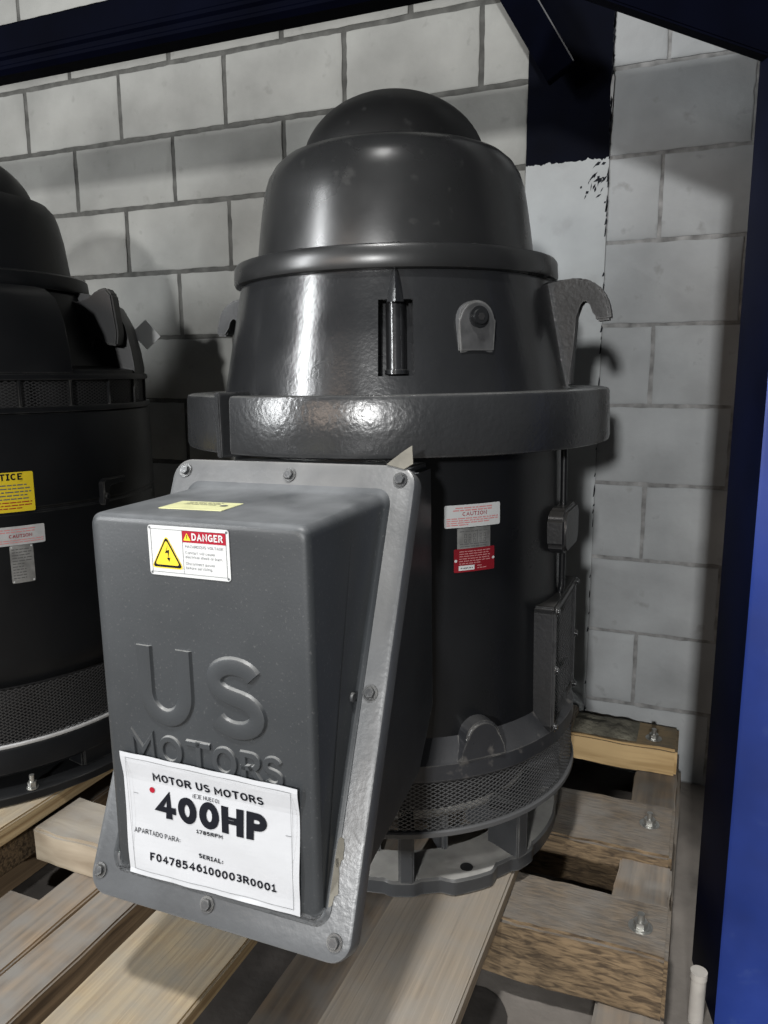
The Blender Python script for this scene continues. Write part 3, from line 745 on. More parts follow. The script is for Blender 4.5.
# upper bracket (cone) with a recessed pocket facing the camera side
SA0, SA1, SZ0, SZ1 = -73.6, -63.4, 0.890, 1.006
def cone_r(z): return 0.327+(0.290-0.327)*(z-0.867)/(1.054-0.867)
bm = bmesh.new()
angs = sorted(set([SA0, SA1]+[a for a in [i*2.5-180 for i in range(144)] if not SA0-0.6 < a < SA1+0.6]+[SA0+(SA1-SA0)*k/4 for k in (1, 2, 3)]))
zs = [0.862, SZ0, 0.93, 0.97, SZ1, 1.03, 1.056]
V = [[bm.verts.new((cone_r(z)*math.cos(math.radians(a)), cone_r(z)*math.sin(math.radians(a)), z)) for z in zs] for a in angs]
n = len(angs)
for i in range(n):
    for j in range(len(zs)-1):
        mid = (angs[i]+(angs[(i+1) % n] if i < n-1 else angs[0]+360))/2
        if SA0 < mid < SA1 and SZ0 <= zs[j] < SZ1-1e-6: continue
        bm.faces.new([V[i][j], V[(i+1) % n][j], V[(i+1) % n][j+1], V[i][j+1]])
# pocket walls
idx = [i for i, a in enumerate(angs) if SA0-1e-6 <= a <= SA1+1e-6]
j0, j1 = zs.index(SZ0), zs.index(SZ1)
DEP = 0.028
def inn(a, z, d=DEP): return bm.verts.new(((cone_r(z)-d)*math.cos(math.radians(a)), (cone_r(z)-d)*math.sin(math.radians(a)), z))
I = {(i, j): inn(angs[i], zs[j]) for i in idx for j in range(j0, j1+1)}
for a, b in zip(idx, idx[1:]):
    for j in range(j0, j1): bm.faces.new([I[a, j], I[b, j], I[b, j+1], I[a, j+1]])
    bm.faces.new([V[a][j0], V[b][j0], I[b, j0], I[a, j0]]); bm.faces.new([V[a][j1], V[b][j1], I[b, j1], I[a, j1]])
for a in (idx[0], idx[-1]):
    for j in range(j0, j1): bm.faces.new([V[a][j], V[a][j+1], I[a, j+1], I[a, j]])
brk = obj('upper_bracket', bm, 'motor', mot)
# half-round column in the pocket, and the pointed rib over it
bm = bmesh.new()
for k in range(2):
    pass
az = math.radians(-68.5); nrm = Vector((math.cos(az), math.sin(az), 0)); tg = Vector((-math.sin(az), math.cos(az), 0))
def pt(z, out, side): return nrm*(cone_r(z)-DEP+out)+tg*side+Vector((0, 0, z))
rows = []
for z in (0.893, 0.899, 0.90, 0.95, 1.0, 1.005):
    rr = 0.0160 if z > 0.8995 else 0.0185
    rows.append([bm.verts.new(pt(z, max(-0.002, rr*1.5*math.sin(PI*k/14)), -rr*math.cos(PI*k/14))) for k in range(15)])
for A, B in zip(rows, rows[1:]):
    for k in range(14): bm.faces.new([A[k], A[k+1], B[k+1], B[k]])
obj('pocket_column', bm, 'motor', brk)
bm = bmesh.new()
rows = []
for z, h, w_ in ((1.002, 0.013, 0.0135), (1.02, 0.012, 0.0115), (1.035, 0.010, 0.009), (1.048, 0.007, 0.006), (1.056, 0.003, 0.0025)):
    rows.append([bm.verts.new(nrm*(cone_r(z)-0.001+o_)+tg*s_+Vector((0, 0, z))) for o_, s_ in ((0, -w_), (h*0.75, -w_*0.45), (h, 0), (h*0.75, w_*0.45), (0, w_))])
for A, B in zip(rows, rows[1:]):
    for k in range(4): bm.faces.new([A[k], A[k+1], B[k+1], B[k]])
bm.faces.new(rows[0])
obj('rib', bm, 'motor', brk)
# arched boss with a socket plug
bm = bmesh.new()
w = 0.0315; pts = [(-w, -0.048, 0), (w, -0.048, 0)]+[(w*math.cos(PI*k/16), 0.0+w*math.sin(PI*k/16), 0) for k in range(17)]
b2 = bmesh.new(); prism(b2, pts, (0, 0, -0.03), (0, 0, 0.0), 0.004, 0, 2)
join(bm, b2, frame(-45, 0.3180, 0.972))
boss = obj('boss', bm, 'bossgrey', brk)
bm = bmesh.new()
b2 = bmesh.new(); cyl(b2, -0.004, 0.004, 0.0165, 24); cyl(b2, 0.004, 0.010, 0.0115, 20)
join(bm, b2, frame(-44.8, 0.3180, 0.978))
b2 = bmesh.new(); cyl(b2, 0.0095, 0.0105, 0.006, 6, mi=1); join(bm, b2, frame(-44.8, 0.3180, 0.978))
obj('plug', bm, ['motor', 'dark'], brk)
# two lifting hooks
hook = [(0.283, 1.046), (0.335, 1.050), (0.352, 1.049), (0.368, 1.043), (0.382, 1.032), (0.392, 1.017), (0.398, 0.999), (0.401, 0.978), (0.375, 0.976), (0.3725, 0.994), (0.368, 1.006), (0.360, 1.014), (0.351, 1.014), (0.3445, 1.006), (0.3415, 0.985), (0.338, 0.93), (0.3345, 0.866), (0.30, 0.866)]
for az in (0, 180):
    bm = bmesh.new()
    prism(bm, [(r, 0, z) for r, z in hook], (0, -0.0165, 0), (0, 0.0165, 0), 0.004, 0, 2)
    bm.transform(Matrix.Rotation(math.radians(az), 4, 'Z'))
    obj('lifting_hook', bm, 'hookpaint', mot)

# wide ring band with an open seam at the left
bm = bmesh.new()
rp = [(0.318, 0.858), (0.330, 0.8625), (0.390, 0.8635), (0.396, 0.8615), (0.398, 0.856), (0.4005, 0.778), (0.3985, 0.772), (0.393, 0.770), (0.376, 0.770), (0.374, 0.776), (0.318, 0.790)]
lathe(bm, rp, 128, -110.2, -113.0+360, closed=True)
ring = obj('ring_band', bm, 'ring', mot)
for a in (-113.4,):
    bm = bmesh.new()
    b2 = bmesh.new(); box(b2, (0, 0, 0), (0.013, 0.104, 0.062), 0.002)
    join(bm, b2, frame(a, 0.376, 0.817))
    obj('seam_tab', bm, 'ring', ring)

# main frame (stator housing)
bm = bmesh.new()
lathe(bm, [(0.300, 0.868), (0.313, 0.80), (0.3165, 0.74), (0.319, 0.53), (0.320, 0.33), (0.3205, 0.292)], 160)
obj('frame', bm, 'body', mot)
bm = bmesh.new()
lathe(bm, [(0.316, 0.512), (0.3215, 0.5125), (0.3225, 0.515), (0.3195, 0.74), (0.314, 0.741)], 20, -101, -59.5, closed=True)
obj('cover_plate', bm, 'body', mot)
bm = bmesh.new()
tube(bm, [(0.322, -0.01, 0.775), (0.326, -0.01, 0.76), (0.327, -0.01, 0.62), (0.327, -0.01, 0.50), (0.322, -0.01, 0.48)], 0.0060, 12)
obj('side_tube', bm, 'body', mot)
# little cast box on the side
bm = bmesh.new()
b2 = bmesh.new()
pts = [(-0.064+0.018, -0.041), (0.064-0.018, -0.041), (0.064, -0.025), (0.064, 0.025), (0.064-0.018, 0.041), (-0.064+0.018, 0.041), (-0.064, 0.025), (-0.064, -0.025)]
prism(b2, [(x, y, 0) for x, y in pts], (0, 0, -0.05), (0, 0, 0.026), 0.006, 0, 3)
join(bm, b2, frame(-1.5, 0.318, 0.612))
obj('side_junction_box', bm, 'sidepaint', mot)
# air vent: deep cast frame with a screen, side wall towards the camera
bm = bmesh.new()
b2 = bmesh.new()
Wv, Hv, t = 0.115, 0.116, 0.016
for c_, s_ in (((-Wv+t/2, 0, 0), (t, 2*Hv, 0.075)), ((Wv-t/2, 0, 0), (t, 2*Hv, 0.075)), ((0, Hv-t/2, 0), (2*Wv, t, 0.075)), ((0, -Hv+t/2, 0), (2*Wv, t, 0.075))):
    box(b2, (c_[0], c_[1], c_[2]), s_, 0.004)
join(bm, b2, frame(0, 0.298, 0.372))
vent = obj('air_vent', bm, 'sidepaint', mot)
bm = bmesh.new()
fm = frame(0, 0.331, 0.372)
expanded_mesh(bm, 0, -Hv+t, Hv-t, 17, 26, 0.0014, 0.001, 0, 360, flat=lambda u, z, o: fm @ Vector((-Wv+t+(2*(Wv-t))*u/(2*PI), z, o)))
obj('vent_screen', bm, 'mesh', vent, smooth=False)
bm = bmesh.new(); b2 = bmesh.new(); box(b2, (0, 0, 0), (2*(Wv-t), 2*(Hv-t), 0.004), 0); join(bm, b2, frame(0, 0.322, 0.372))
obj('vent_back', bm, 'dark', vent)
for sx, sy in ((-1, 1), (1, 1), (-1, -1), (1, -1), (-1, 0), (1, 0)):
    bm = hexbolt(0.006, 0.006); bm.transform(frame(0, 0.3355, 0.372) @ Matrix.Translation((sx*(Wv-t/2), sy*(Hv-t/2), 0)))
    obj('vent_bolt', bm, 'motor', vent)

# lower bracket: sloping ledge, outer band, rounded bosses and lugs
bm = bmesh.new()
lathe(bm, [(0.316, 0.296), (0.3215, 0.2915), (0.336, 0.268), (0.3445, 0.2605), (0.348, 0.256), (0.3485, 0.229), (0.3455, 0.2245), (0.336, 0.222), (0.316, 0.224)], 160, closed=True)
for az in (-45.5, 44.5, 134.5, -135.5):
    b2 = bmesh.new(); w = 0.032
    pts = [(-w*1.5, -0.036, 0), (w*1.5, -0.036, 0), (w*1.12, -0.018, 0)]+[(w*math.cos(PI*k/14), w*math.sin(PI*k/14), 0) for k in range(15)]+[(-w*1.12, -0.018, 0)]
    prism(b2, pts, (0, 0, -0.045), (0, 0, 0.0), 0.005, 0, 3)
    join(bm, b2, frame(az, 0.3495, 0.292))
lb = obj('lower_bracket', bm, 'ledge', mot)
bm = bmesh.new(); b2 = bmesh.new(); box(b2, (0, 0, 0), (0.12, 0.034, 0.04), 0.004); join(bm, b2, frame(-76, 0.345, 0.246))
obj('lug', bm, 'cast', lb)
# expanded-metal screen and its lower hoop
bm = bmesh.new()
expanded_mesh(bm, 0.346, 0.137, 0.224, 156, 12, 0.0014, 0.0010)
obj('air_screen', bm, 'mesh', mot, smooth=False)
bm = bmesh.new()
lathe(bm, [(0.340, 0.128), (0.349, 0.1275), (0.3515, 0.130), (0.3515, 0.137), (0.349, 0.1395), (0.340, 0.139)], 160, closed=True)
obj('screen_hoop', bm, 'mesh', mot)
bm = bmesh.new()
lathe(bm, [(0.316, 0.226), (0.285, 0.215), (0.27, 0.20), (0.265, 0.128)], 96, mi=1)
lathe(bm, [(0.265, 0.128), (0.255, 0.105), (0.22, 0.092), (0.10, 0.085), (0.10, 0.02)], 96)
for k in range(12):
    a = k*30+10; b2 = bmesh.new(); box(b2, (0, 0, 0), (0.012, 0.09, 0.075), 0.003)
    join(bm, b2, frame(a, 0.205, 0.060), 2)
obj('inner_hub', bm, ['dustymetal', 'dark', 'cast'], mot)
bm = bmesh.new()
pts = []
for i in range(150):
    t = i/149; a = math.radians(-80+11.5*min(1, t/0.8)+(3.2*max(0, t-0.8)/0.2)); th = 2*PI*12*t
    amp = 0.0055 if t < 0.8 else 0.0025
    rr = 0.333+amp*math.cos(th); zz = 0.166+amp*math.sin(th)+(0.012*max(0, t-0.8)/0.2)
    pts.append((rr*math.cos(a), rr*math.sin(a), zz))
tube(bm, pts, 0.0008, 5)
obj('coil_spring', bm, 'steel', mot)
# base flange: scalloped rim with bolt lugs, eight web posts up to the screen hoop
bm = bmesh.new()
holes = (-47, 43, 133, -137)
def rim_r(a):
    d = min(abs((a-h+180) % 360-180) for h in holes)
    e = min(abs((a-h+180) % 360-180) for h in (-25, 65, 155, -115, -69, 21, 111, -159))
    r = 0.319
    if d < 10: r += 0.013*(1 if d < 6.5 else (10-d)/3.5)
    if e < 6: r += 0.007*(1 if e < 3.5 else (6-e)/2.5)
    return r
n = 360; HR, HC = 0.0115, 0.300
top = []; bot = []; ti = []; bi = []; te = []
for i in range(n):
    a = math.radians(i); r = rim_r(i if i < 180 else i-360)
    c_, s_ = math.cos(a), math.sin(a)
    top.append(bm.verts.new(((r-0.004)*c_, (r-0.004)*s_, 0.030))); te.append(bm.verts.new((r*c_, r*s_, 0.026)))
    bot.append(bm.verts.new((r*c_, r*s_, 0.002)))
    ti.append(bm.verts.new((0.235*c_, 0.235*s_, 0.030))); bi.append(bm.verts.new((0.235*c_, 0.235*s_, 0.002)))
for i in range(n):
    j = (i+1) % n
    bm.faces.new([top[i], top[j], ti[j], ti[i]]).material_index = 1
    bm.faces.new([te[i], te[j], top[j], top[i]])
    bm.faces.new([bot[i], bot[j], te[j], te[i]])
    bm.faces.new([ti[i], ti[j], bi[j], bi[i]]).material_index = 1
    bm.faces.new([bi[i], bi[j], bot[j], bot[i]])
for h in holes:
    b2 = bmesh.new(); cyl(b2, 0.0301, 0.0308, 0.0115, 24, mi=2); a = math.radians(h)
    join(bm, b2, Matrix.Translation((0.303*math.cos(a), 0.303*math.sin(a), 0)))
fl = obj('base_flange', bm, ['cast', 'dustymetal', 'dark'], mot)
for k in range(8):
    a = -67.9+45*k
    if k == 1: a = -27.5
    bm = bmesh.new(); b2 = bmesh.new(); box(b2, (0, 0, 0), (0.027, 0.104, 0.075), 0.003)
    join(bm, b2, frame(a, 0.291, 0.079))
    obj('web_post', bm, 'cast', fl)
fl.matrix_local = Matrix.Rotation(TAU, 4, MM.to_3x3().inverted() @ Fh)

# labels on the frame
rg = random.Random(2)
s = Sheet(); s.base(-0.0505, -0.0185, 0.0505, 0.0185, 'white', 0.0008, 0.003)
s.text('CAUTION', 0.002, 0.0005, 0.0062, 'red', 0.044, 0.16)
for k, (y, a, b) in enumerate(((0.0125, -0.032, 0.034), (0.0085, -0.036, 0.036))): s.smallprint(a, y, b, 0.0032, 'paleink', rg)
for k, y in enumerate((-0.0045, -0.0080, -0.0115, -0.0150)): s.smallprint(-0.047, y, 0.046 if k < 2 else 0.03-0.04*(k-2), 0.0028, 'paleink', rg)
o = s.place('caution_label', mot, on_cyl(-46.2, 0.6665, 0.3182)); o['label'] = 'white label with red CAUTION print'
s = Sheet(); s.base(-0.0300, -0.0175, 0.0300, 0.0175, 'plate', 0.0008, 0.002)
for x in (-0.016, -0.008, 0.0, 0.012, 0.019):
    for y in (0.004, -0.004): s.outline(x-0.002, y-0.003, x+0.002, y+0.003, 0.0007, 'plateink')
s.rect(0.0045, -0.007, 0.0055, 0.014, 'plateink')
for y in (0.011, -0.010, -0.014): s.smallprint(-0.026, y, 0.024, 0.0024, 'plateink', rg)
o = s.place('data_plate', mot, on_cyl(-46.0, 0.6295, 0.3186)); o['label'] = 'bare aluminium data plate'
s = Sheet(); s.base(-0.0370, -0.0195, 0.0370, 0.0195, 'redplate', 0.0008, 0.002)
for y in (0.014, 0.010, 0.006, 0.002, -0.002, -0.006): s.smallprint(-0.028, y, 0.028 if y > -0.005 else 0.01, 0.0024, 'pink', rg)
s.rect(-0.029, -0.0165, -0.001, -0.0085, 'white'); s.smallprint(-0.026, -0.0135, -0.004, 0.0026, 'plateink', rg, 0.0008)
s.smallprint(0.004, -0.011, 0.012, 0.0022, 'pink', rg); s.smallprint(0.004, -0.015, 0.022, 0.0022, 'pink', rg)
s.disc(-0.034, 0.0, 0.0024, 'white'); s.disc(0.0345, 0.0, 0.0024, 'white')
o = s.place('red_plate', mot, on_cyl(-45.8, 0.5935, 0.3188)); o['label'] = 'dark red plate with pale print'

# ---- terminal box: front cover whose back rim lies on a slanted flange
FZ, FSL = 0.768, 0.4474                       # flange plane: distance from the axis s = 0.434 + (FZ - z)*FSL
def fs(z): return 0.434+(FZ-z)*FSL
def RR(hw, z0, z1, rad, k=6):
    out = []
    for cx, cz, a in ((hw-rad, z0+rad, -90), (hw-rad, z1-rad, 0), (-hw+rad, z1-rad, 90), (-hw+rad, z0+rad, 180)):
        for i in range(k+1):
            t = math.radians(a+90*i/k); out.append((cx+rad*math.cos(t), cz+rad*math.sin(t)))
    return out
bm = bmesh.new()
rings = []
BT, BB = 0.728, 0.236
for ins, dep in ((0.010, 0.0), (0.0058, 0.0008), (0.0028, 0.0028), (0.0008, 0.0058), (0.0, 0.010)):
    rings.append([(x, max(0.671-dep, fs(z)), z) for x, z in RR(0.1575-ins, BB+ins*0.6, BT-ins, 0.015-ins*0.4)])
def flare(q, out, z_drop, lift):
    return [(x*(1+out/0.1555), fs(z+(out if z > 0.5 else -out))+lift, z+(out if z > 0.5 else -out)) for x, z in q]
base = RR(0.1555, BB, BT, 0.022)
def scaled(out, lift):
    res = []
    for x, z in RR(0.1575+out, BB-out*0.7, BT+out, 0.016+out*0.5): res.append((x, fs(z)+min(lift, 0.3*max(0.0, 0.671-fs(z))), z))
    return res
mid = [(x, max(fs(z)+0.5*(0.655-fs(z)), fs(z)), z) for x, z in RR(0.1585, BB-0.001, BT+0.001, 0.016)]
rings.append(mid)
rings.append(scaled(0.0025, 0.011)); rings.append(scaled(0.0055, 0.0045)); rings.append(scaled(0.010, 0.0012)); rings.append(scaled(0.012, -0.003))
VR = [[bm.verts.new((x, -s_, z)) for x, s_, z in r] for r in rings]
for A, B in zip(VR, VR[1:]):
    n = len(A)
    for i in range(n): bm.faces.new([A[i], A[(i+1) % n], B[(i+1) % n], B[i]])
bm.faces.new(VR[0])
tb = obj('terminal_box', bm, 'box', mot)
tb['label'] = 'matte grey wedge-shaped terminal box with raised lettering'
# slanted flange plate
dv = Vector((0, -FSL, -1)).normalized(); nv = Vector((0, -1, FSL)).normalized()
P0 = Vector((0, -0.434, FZ))
FM = Matrix((Vector((1, 0, 0)), -dv, nv)).transposed().to_4x4(); FM.translation = P0
LV = 0.6265
bm = bmesh.new()
fr = []
for ins, zz in ((0.006, -0.030), (0.0, -0.027), (0.0, -0.005), (0.0015, -0.0015), (0.005, 0.0)):
    fr.append([bm.verts.new((x, y, zz)) for x, y in RR(0.200-ins, -LV+ins, 0.003-ins, 0.029-ins*0.6, 8)])
for A, B in zip(fr, fr[1:]):
    n = len(A)
    for i in range(n): bm.faces.new([A[i], A[(i+1) % n], B[(i+1) % n], B[i]])
bm.faces.new(fr[0][::-1]); bm.faces.new(fr[-1])
bm.transform(FM)
o = obj('cover_flange', bm, 'boxflange', tb); o['label'] = 'lighter grey bolted flange'
for x, v in ((-0.177, 0.0170), (0.005, 0.0180), (0.178, 0.0190), (0.1785, 0.3045), (-0.1785, 0.3045), (-0.184, 0.596), (-0.006, 0.600), (0.178, 0.601)):
    bm = hexbolt(0.0078, 0.007); bm.transform(FM @ Matrix.Translation((x, -v, 0.0)) @ Matrix.Rotation(x*7, 4, 'Z'))
    obj('flange_bolt', bm, 'cast', tb)
bm = hexbolt(0.007, 0.006); bm.transform(Matrix.Translation((0.1575, -0.575, 0.488)) @ Matrix.Rotation(PI/2, 4, 'Y'))
obj('flange_bolt', bm, 'cast', tb)
# housing behind the flange, down to the frame
bm = bmesh.new()
off = 0.0335
pts = [(0.43-off, 0.757), (0.29, 0.757), (0.29, 0.36), (0.36, 0.272), (0.60, 0.226), (fs(0.235)-off-0.004, 0.235)]
prism(bm, [(0, -s_, z) for s_, z in pts], (-0.172, 0, 0), (0.172, 0, 0), 0.008, 0, 3)
obj('housing', bm, 'box', tb)
# raised lettering
FACE = Matrix((Vector((1, 0, 0)), Vector((0, 0, 1)), Vector((0, -1, 0)))).transposed().to_4x4(); FACE.translation = (0, -0.671, 0)
def raised(name, ch, x, z, h, w, weight, ext=0.0040):
    sec = ((-.56, 0.0), (-.50, ext*.35), (-.44, ext*.85), (-.36, ext), (.36, ext), (.44, ext*.85), (.50, ext*.35), (.56, 0.0))
    b = text_bm(ch, h, w, weight, section=sec)
    bm = bmesh.new(); join(bm, b, FACE @ Matrix.Translation((x, z, -0.0002)))
    return obj(name, bm, 'letter', tb)
raised('raised_letter', 'U', -0.0540, 0.456, 0.1055, 0.083, 0.215)
raised('raised_letter', 'S', 0.0500, 0.456, 0.1055, 0.084, 0.215)
for ch, x, w in (('M', -0.097, 0.040), ('O', -0.053, 0.038), ('T', -0.0095, 0.036), ('O', 0.029, 0.037), ('R', 0.068, 0.031), ('S', 0.0985, 0.029)):
    raised('raised_letter', ch, x, 0.4015, 0.0415, w, 0.20, 0.0030)
# danger sign
s = Sheet(); s.base(-0.0585, -0.031, 0.0585, 0.031, 'white', 0.0010, 0.004, 1)
s.outline(-0.0545, -0.0270, 0.0545, 0.0270, 0.0006, 'greyink')
s.rect(-0.008, -0.0270, -0.0075, 0.0270, 'greyink')
s.rect(-0.0075, 0.0125, 0.0545, 0.0270, 'red')
s.text('DANGER', 0.0285, 0.0155, 0.0088, 'white', 0.044, 0.20, up=0.0009)
def tri(cx, cy, h, m, up, rad=0.12):
    P = [Vector((cx-h*0.577, cy-h/2)), Vector((cx+h*0.577, cy-h/2)), Vector((cx, cy+h/2))]; out = []
    for i in range(3):
        a, b, c_ = P[i-1], P[i], P[(i+1) % 3]
        p, q = b+(a-b)*rad, b+(c_-b)*rad
        for k in range(5):
            t = k/4; out.append((1-t)**2*p+2*t*(1-t)*b+t*t*q)
    s.poly([(v.x, v.y) for v in out], m, up)
tri(-0.0315, -0.001, 0.042, 'yellow', 0.0004, 0.14); tri(-0.0315, -0.0013, 0.0385, 'ink', 0.0006); tri(-0.0315, -0.0018, 0.0315, 'yellow', 0.0008)
s.poly([(-0.0290, 0.0085), (-0.0340, -0.003), (-0.0300, -0.002), (-0.0295, -0.0095), (-0.0275, 0.0015), (-0.0318, 0.0005)], 'ink', 0.0010)
s.poly([(-0.0318, -0.0085), (-0.0282, -0.013), (-0.0265, -0.0080)], 'ink', 0.0010)
tri(-0.0005, 0.0195, 0.0095, 'yellow', 0.0007); s.rect(-0.0009, 0.0172, -0.0001, 0.0222, 'ink', 0.0010)
s.text('HAZARDOUS VOLTAGE', 0.0232, 0.0060, 0.0034, 'greyink', 0.054, 0.12)
for t, y, w in (('Contact will cause', -0.0015, 0.042), ('electrical shock or burn.', -0.0068, 0.053), ('Disconnect power', -0.0150, 0.042), ('before servicing.', -0.0203, 0.038)):
    s.text(t, -0.0042, y, 0.0033, 'greyink', w, 0.11, 'LEFT')
for x, y in ((-0.0555, 0.028), (0.0555, 0.028), (-0.0555, -0.028), (0.0555, -0.028)): s.disc(x, y, 0.0016, 'greyink')
o = s.place('danger_sign', tb, on_plane(FACE @ Matrix.Translation((-0.0055, 0.687, 0.0002)))); o['label'] = 'white and red DANGER sign with yellow voltage triangle'
# pale yellow sticker on the top of the box
s = Sheet(); s.base(-0.047, -0.028, 0.047, 0.028, 'paleyellow', 0.0006, 0.002, 1)
for y in (0.018, 0.011, 0.004): s.smallprint(-0.03, y, 0.022, 0.003, 'greyink', rg)
s.disc(0.031, 0.004, 0.0055, 'greyink')
TOPM = Matrix.Translation((-0.0415, -0.592, BT+0.0007)) @ Matrix.Rotation(math.radians(3), 4, 'Z')
o = s.place('top_sticker', tb, on_plane(TOPM)); o['label'] = 'pale yellow sticker'
# dried glue at the lower right corner of the flange
bm = bmesh.new()
for cx, cv, a, b in ((0.163, 0.535, 0.010, 0.030), (0.168, 0.50, 0.006, 0.018)):
    pts = []
    for k in range(18):
        t = 2*PI*k/18; j = 1+0.35*noise.noise(Vector((math.cos(t)*2+cx*50, math.sin(t)*2, 0)))
        pts.append((cx+a*j*math.cos(t), -cv+b*j*math.sin(t), 0.0))
    prism(bm, pts, (0, 0, 0.0), (0, 0, 0.0015), 0)
bm.transform(FM); obj('glue_patch', bm, 'tape', tb)

bm = bmesh.new()
prism(bm, [(0.155, 0.002, 0), (0.178, 0.022, 0), (0.189, 0.030, 0), (0.194, 0.004, 0), (0.182, -0.004, 0)], (0, 0, 0.0005), (0, 0, 0.0025), 0)
bm.transform(FM); obj('tape_scrap', bm, 'tape', tb)
# paper sheet hanging on the cover
PW, PH = 0.1335, 0.094
s = Sheet()
k = s.mi('paper'); nu, nv_ = 40, 28
def corner(u, v):                     # bilinear: corners as they hang on the cover
    TL, TR_, BR, BL = Vector((-0.1325, 0.4110)), Vector((0.1340, 0.4100)), Vector((0.1285, 0.2365)), Vector((-0.1335, 0.2330))
    return (TL*(1-u)+TR_*u)*v+(BL*(1-u)+BR*u)*(1-v)
g = [[s.bm.verts.new((i/nu, j/nv_, 0)) for j in range(nv_+1)] for i in range(nu+1)]
for i in range(nu):
    for j in range(nv_): s.bm.faces.new([g[i][j], g[i+1][j], g[i+1][j+1], g[i][j+1]]).material_index = k
g2 = [[s.bm.verts.new((i/nu, j/nv_, -0.0006)) for j in range(nv_+1)] for i in range(nu+1)]
for i in range(nu):
    for j in range(nv_): s.bm.faces.new([g2[i][j+1], g2[i+1][j+1], g2[i+1][j], g2[i][j]]).material_index = k
rimv = [(i, 0) for i in range(nu)]+[(nu, j) for j in range(nv_)]+[(i, nv_) for i in range(nu, 0, -1)]+[(0, j) for j in range(nv_, 0, -1)]
for (a, b), (c_, d_) in zip(rimv, rimv[1:]+rimv[:1]): s.bm.faces.new([g[a][b], g2[a][b], g2[c_][d_], g[c_][d_]]).material_index = k
W_, H_ = 0.268, 0.184
T = Sheet(); T.lift = 0.0
UI = lambda x, y: ((x+0.1360)/0.267, (y-0.2235)/0.187)
T.outline(-0.1265, 0.231, 0.1220, 0.404, 0.0005, 'greyink')
T.text('MOTOR US MOTORS', -0.002, 0.3745, 0.0125, 'ink', 0.168, 0.20)
T.text('(EJE HUECO)', -0.004, 0.3622, 0.0058, 'ink', 0.040, 0.12)
T.text('400HP', 0.0005, 0.3210, 0.0395, 'ink', 0.170, 0.265, gapf=0.10)
T.text('1785RPM', -0.0005, 0.3108, 0.0058, 'ink', 0.040, 0.22)
T.text('APARTADO PARA:', -0.1235, 0.2885, 0.0075, 'ink', 0.075, 0.125, 'LEFT')
T.text('SERIAL:', -0.001, 0.2725, 0.0068, 'ink', 0.038, 0.20)
T.text('F0478546100003R0001', -0.001, 0.2505, 0.0120, 'ink', 0.196, 0.20)
T.disc(-0.0885, 0.3600, 0.0042, 'red')
for x, y in ((-0.121, 0.349), (0.030, 0.342), (0.112, 0.338)): T.rect(x, y, x+0.008, y+0.0007, 'greyink')
for v in T.bm.verts:
    u, w = UI(v.co.x, v.co.y); v.co = Vector((u, w, 0.0007+v.co.z*0.3))
remap = [s.mi(m) for m in T.mats]
for f in T.bm.faces: f.material_index = remap[f.material_index]
join(s.bm, T.bm)
def paper_fn(co):
    p = corner(co.x, co.y)
    w = 0.0015+0.0026*(0.5+0.5*math.sin(co.y*9+co.x*5.0))*max(0, 1-co.y)**0.7+0.0012*math.sin(co.x*13+co.y*4)**2
    w += 0.004*max(0, 0.12-co.y)/0.12*max(0, co.x-0.6)
    # paper hangs clear of the raised letters at its top edge
    w += 0.0046*max(0, min(1, (co.y-0.80)/0.15))
    w = max(w, fs(p.y)-0.671+0.0022+0.0008*math.sin(co.x*11))
    return FACE @ Vector((p.x, p.y, w+co.z))
o = s.place('paper_sheet', tb, paper_fn); o['label'] = 'white paper sheet printed with 400HP and a serial number'

# ------------------------------------------------------------------ black motor at the left
M2 = Matrix.Translation((-1.645, -0.72, 0.1935))
bk = empty('electric_motor', 'black vertical electric motor at left with yellow NOTICE label', 'motor', M2)
bm = bmesh.new()
prof = [(0.186, 1.255)]+[(0.184*math.cos(t*PI/2/16), 1.262+0.136*math.sin(t*PI/2/16)) for t in range(16)]+[(0.0005, 1.398)]
lathe(bm, prof, 96); obj('dome', bm, 'black', bk)
bm = bmesh.new()
lathe(bm, [(0.180, 1.270), (0.196, 1.283), (0.212, 1.279), (0.226, 1.263), (0.234, 1.24), (0.243, 1.20), (0.252, 1.13), (0.254, 1.10)], 96); obj('canopy', bm, 'black', bk)
bm = bmesh.new()
lathe(bm, [(0.245, 1.112), (0.284, 1.112), (0.290, 1.108), (0.2925, 1.084), (0.289, 1.076), (0.245, 1.076)], 96, closed=True); obj('canopy_rim', bm, 'black', bk)
bm = bmesh.new()
lathe(bm, [(0.262, 1.082), (0.285, 1.07), (0.305, 1.03), (0.325, 0.97), (0.345, 0.91), (0.409, 0.900), (0.410, 0.890)], 96)
ub = obj('upper_bracket', bm, 'black', bk)
# four swelling housings around the bracket and, in the recesses between them, fin plates with lifting eyes
for az in (-78, 20.5, 110.5, 200.5):
    bm = bmesh.new()
    lathe(bm, [(0.262, 1.080), (0.300, 1.077), (0.338, 1.069), (0.372, 1.048), (0.395, 1.002), (0.407, 0.945), (0.412, 0.908), (0.412, 0.894), (0.30, 0.894)], 24, az, az+(68 if az < 0 else 76), closed=True)
    obj('bracket_housing', bm, 'black', ub)
for az in (17, 107, 197, 287):
    bm = bmesh.new(); b2 = bmesh.new()
    pts = [(0.26, 0, 1.075), (0.300, 0, 1.050), (0.325, 0, 1.055), (0.350, 0, 1.080), (0.372, 0, 1.086), (0.386, 0, 1.070), (0.396, 0, 0.985), (0.392, 0, 0.955), (0.364, 0, 0.958), (0.345, 0, 0.985), (0.335, 0, 0.975), (0.33, 0, 0.94), (0.27, 0, 0.94)]
    prism(b2, pts, (0, -0.019, 0), (0, 0.019, 0), 0.004, 0, 2); join(bm, b2, Matrix.Rotation(math.radians(az), 4, 'Z'))
    obj('lifting_fin', bm, 'black', ub)
